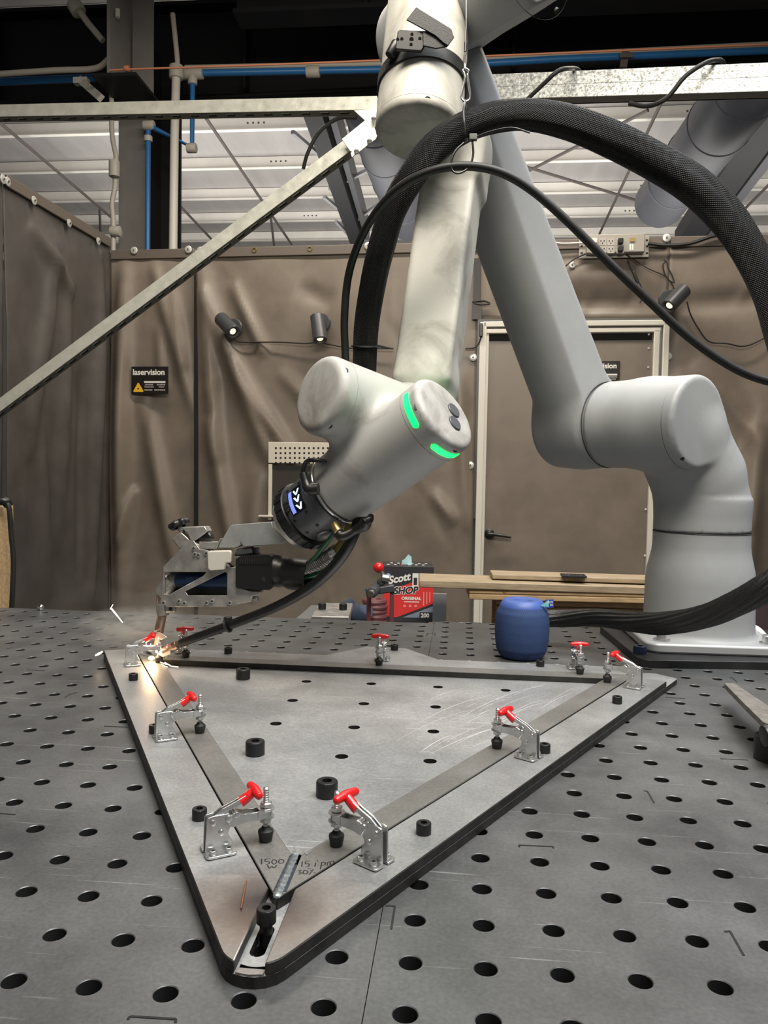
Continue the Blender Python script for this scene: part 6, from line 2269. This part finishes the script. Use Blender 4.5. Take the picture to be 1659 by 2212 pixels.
obj('rail_foot', MB().beam(P(780, 1392, 50), P(862, 1392, 50), .06, .02), M_maroon, cs)
obj('floor_post', MB().beam(P(822, 1392, 50), Vector((P(822, 1392, 50).x, P(822, 1392, 50).y, ZF)), .04, .04, (0, 1, 0)), M_maroon, cs)
# coil of maroon hose beside the box
ck_ = thing('hose_coil', P(809, 1335, 58), 'coil of dark maroon hose left of the towel box', 'hose')
for k in range(5):
    c = Vector((P(809, 1300, 58).x, P(809, 1300, 58).y, bz + .012 + k * .018))
    obj('coil_turn', MB().ring(c + Vector((.004 * (k % 2), 0, 0)), (0, 0, 1), .036, .0115, 28, 8), M_maroon, ck_)
# dark blue rag
rg_ = MB().sphere(P(765, 1325, 56), .06, 20, 12, (1.0, .7, .75))
rg_.v = [tuple(Vector(v) + Vector((.01 * math.sin(90 * v[2] + 40 * v[0]), .008 * math.sin(70 * v[0]), .012 * math.sin(60 * v[0] + 50 * v[1])))) for v in rg_.v]
tag(obj('rag', rg_, mat('navy_cloth', (.03, .045, .08), .8)), 'crumpled dark blue rag left of the hose coil', 'rag')

# steel block with two bolts just behind the table edge
sb_p = P(720, 1330, 38.5)
sb = thing('bolted_block', sb_p, 'grey steel plate with two bolts behind the table edge', 'plate')
plx = [P(672, 1331, 38), P(754, 1334, 38), P(762, 1306, 42), P(690, 1304, 42)]
zc = plx[0].z
flatp = [Vector((p.x, p.y, zc)) for p in plx]
mb = MB(); mb.add(flatp + [p - Vector((0, 0, .016)) for p in flatp], [(0, 1, 2, 3), (7, 6, 5, 4), (0, 4, 5, 1), (1, 5, 6, 2), (2, 6, 7, 3), (3, 7, 4, 0)])
obj('plate', mb, M_steelw, sb, bevel=.002)
for u, v in ((696, 1316), (741, 1317)):
    socket = T(u, v, zc / U)
    obj('bolt', MB().cyl(socket, socket + Vector((0, 0, .016)), .010, seg=24, bev=.002), M_bolt, sb)
cpt = sum(flatp, Vector()) / 4
obj('post', MB().box((cpt.x, cpt.y, (ZF + zc - .016) / 2), (.08, .08, zc - .016 - ZF)), M_grey, sb)
# chrome hoop lying behind the edge
tag(obj('steel_hoop', MB().ring(P(1000, 1352, 38), (0, .12, 1), .085, .004, 48, 8), M_chrome), 'thin bright steel hoop lying behind the table edge', 'hoop')
# lumber
WY = .30
def plank(name, a, b, da, db, th, dep, m, label, grp='lumber behind the table'):
    pa, pb = P(*a, da), P(*b, db)
    o = obj(name, MB().beam(pa + Vector((0, dep / 2, 0)), pb + Vector((0, dep / 2, 0)), dep, th), m, bevel=.003)
    return tag(o, label, 'plank', grp)
plank('wood_plank', (902, 1261), (1440, 1278), 51, 50.4, .024, .18, M_wood2, 'long weathered wooden plank reaching in front of the towel box')
plank('wood_plank', (1062, 1245.5), (1440, 1257.5), 51.9, 51.3, .017, .11, M_wood2, 'short upper plank with a black hinge plate on it')
hg = thing('hinge_plate', P(1240, 1252, 52.4), 'small black hinge plate with screws on the upper plank', 'hinge')
hz_ = (P(1240, 1251.2, 51.6).z + .0085) / U + .06
hq = [T(1210, 1240, hz_), T(1262, 1241.5, hz_), T(1268, 1247, hz_), T(1215, 1245.5, hz_)]
zt2 = max(p.z for p in hq)
mb = MB(); mb.add([Vector((p.x, p.y, p.z + .003)) for p in hq] + [Vector((p.x, p.y, p.z - .003)) for p in hq], [(3, 2, 1, 0), (4, 5, 6, 7), (0, 1, 5, 4), (1, 2, 6, 5), (2, 3, 7, 6), (3, 0, 4, 7)])
obj('plate', mb, M_black, hg, bevel=.001)
for u, v in ((1222, 1242), (1247, 1242.5), (1228, 1244.5), (1254, 1245.5)):
    obj('screw', MB().cyl(T(u, v, hz_), T(u, v, hz_) + Vector((0, 0, .005)), .004, seg=8), M_clampz, hg)
plank('wood_plank', (1010, 1276), (1440, 1286), 51.1, 50.5, .0185, .20, M_wood, 'pale pine board with a round knot under the weathered plank')
plank('wood_plank', (1010, 1289), (1440, 1299), 51.1, 50.5, .0180, .20, M_wood, 'second pale pine board from the top of the stack')
crate = thing('pine_crate', (P(1240, 1340, 54).x, P(1240, 1340, 54).y, ZF), 'pale pine crate front below the stacked boards', 'crate')
for k, (v0, v1, u0, dd) in enumerate(((1299, 1309, 1072, 53.5), (1311, 1321, 1072, 53.5), (1323, 1372, 1070, 53.7), (1374, 1424, 1070, 53.7), (1426, 1490, 1070, 53.7), (1492, 1560, 1070, 53.7))):
    pa, pb = P(u0, (v0 + v1) / 2 - 1, dd), P(1445, (v0 + v1) / 2 + 9, dd - .6)
    obj('slat', MB().beam(pa + Vector((0, .03, 0)), pb + Vector((0, .03, 0)), .03, (v1 - v0) / CF * dd * U), M_wood, crate, bevel=.002)
cp = P(1086, 1330, 53.5)
obj('corner_post', MB().box((cp.x - .01, cp.y + .07, (ZF + cp.z + .05) / 2), (.05, .06, cp.z + .05 - ZF)), M_wood, crate)
cp2 = P(1440, 1330, 53.0)
obj('corner_post', MB().box((cp2.x, cp2.y + .07, (ZF + cp2.z + .05) / 2), (.05, .06, cp2.z + .05 - ZF)), M_wood, crate)
# knot in the board
kp = P(1090, 1277, 51.0)
obj('knot', MB().ring(kp, FW, .006, .002, 20, 6), mat('knot_brown', (.25, .12, .05), .6), bpy.data.objects['wood_plank.002'])

# ------------------------------------------------------------------ left edge: wooden post, bracket, cable
wp_ = onL(4, 1200, .02)
wtop = onL(4, 1092, .05)
post = thing('wooden_post', (wtop.x + .03, wtop.y, ZF), 'pine post capped with a black bracket at the far left edge', 'post')
pz = P(4, 1092, 40).z
pq = P(-12, 1092, 40)
obj('timber', MB().box((pq.x, pq.y, (ZF + pz) / 2), (.065, .065, pz - ZF)), M_wood, post, bevel=.003)
obj('bracket', MB().tube([P(-40, 1082, 39), P(8, 1082, 39), P(18, 1090, 39.2)], .012, 12, sub=4), M_blackp, post)
tag(obj('drop_cable', MB().tube([P(12, 1080, 39), P(20, 1100, 39), P(24, 1150, 39.2), P(29, 1210, 39.4), P(27, 1280, 39.5), P(25, 1335, 39.6), P(25, 1450, 39.6)], .0065, 10, sub=6), M_rubber), 'black cable hanging down beside the wooden post', 'cable')
tag(obj('round_nut', MB().sphere(T(88, 1318, 0) + Vector((0, 0, .006)), .0075, 16, 10), M_chrome), 'small bright steel ball at the back left edge of the table', 'ball')

# things half hidden behind the robot base
tag(obj('white_hoop', MB().tube([P(1598, 1352, 31), P(1632, 1362, 31), P(1658, 1388, 30.5), P(1690, 1410, 30.2)], .010, 12, sub=6), M_white), 'white hose end curving out behind the robot base', 'hose')
dk = thing('dark_cabinet', (P(1700, 1330, 60).x, P(1700, 1330, 60).y, ZF), 'dark maroon cabinet half hidden behind the robot base', 'cabinet')
c0, c1 = P(1626, 1330, 60), P(1720, 1280, 60)
obj('carcass', MB().box(((c0.x + c1.x) / 2, c0.y + .1, (ZF + c1.z) / 2), (c1.x - c0.x, .2, c1.z - ZF)), mat('cabinet_maroon', (.06, .035, .04), .5), dk, bevel=.006)
obj('door_panel', MB().box(((c0.x + c1.x) / 2 + .04, c0.y - .003, (ZF + c1.z) / 2), ((c1.x - c0.x) * .6, .008, c1.z - ZF - .06)), mat('cabinet_panel', (.09, .05, .055), .45), dk, bevel=.002)
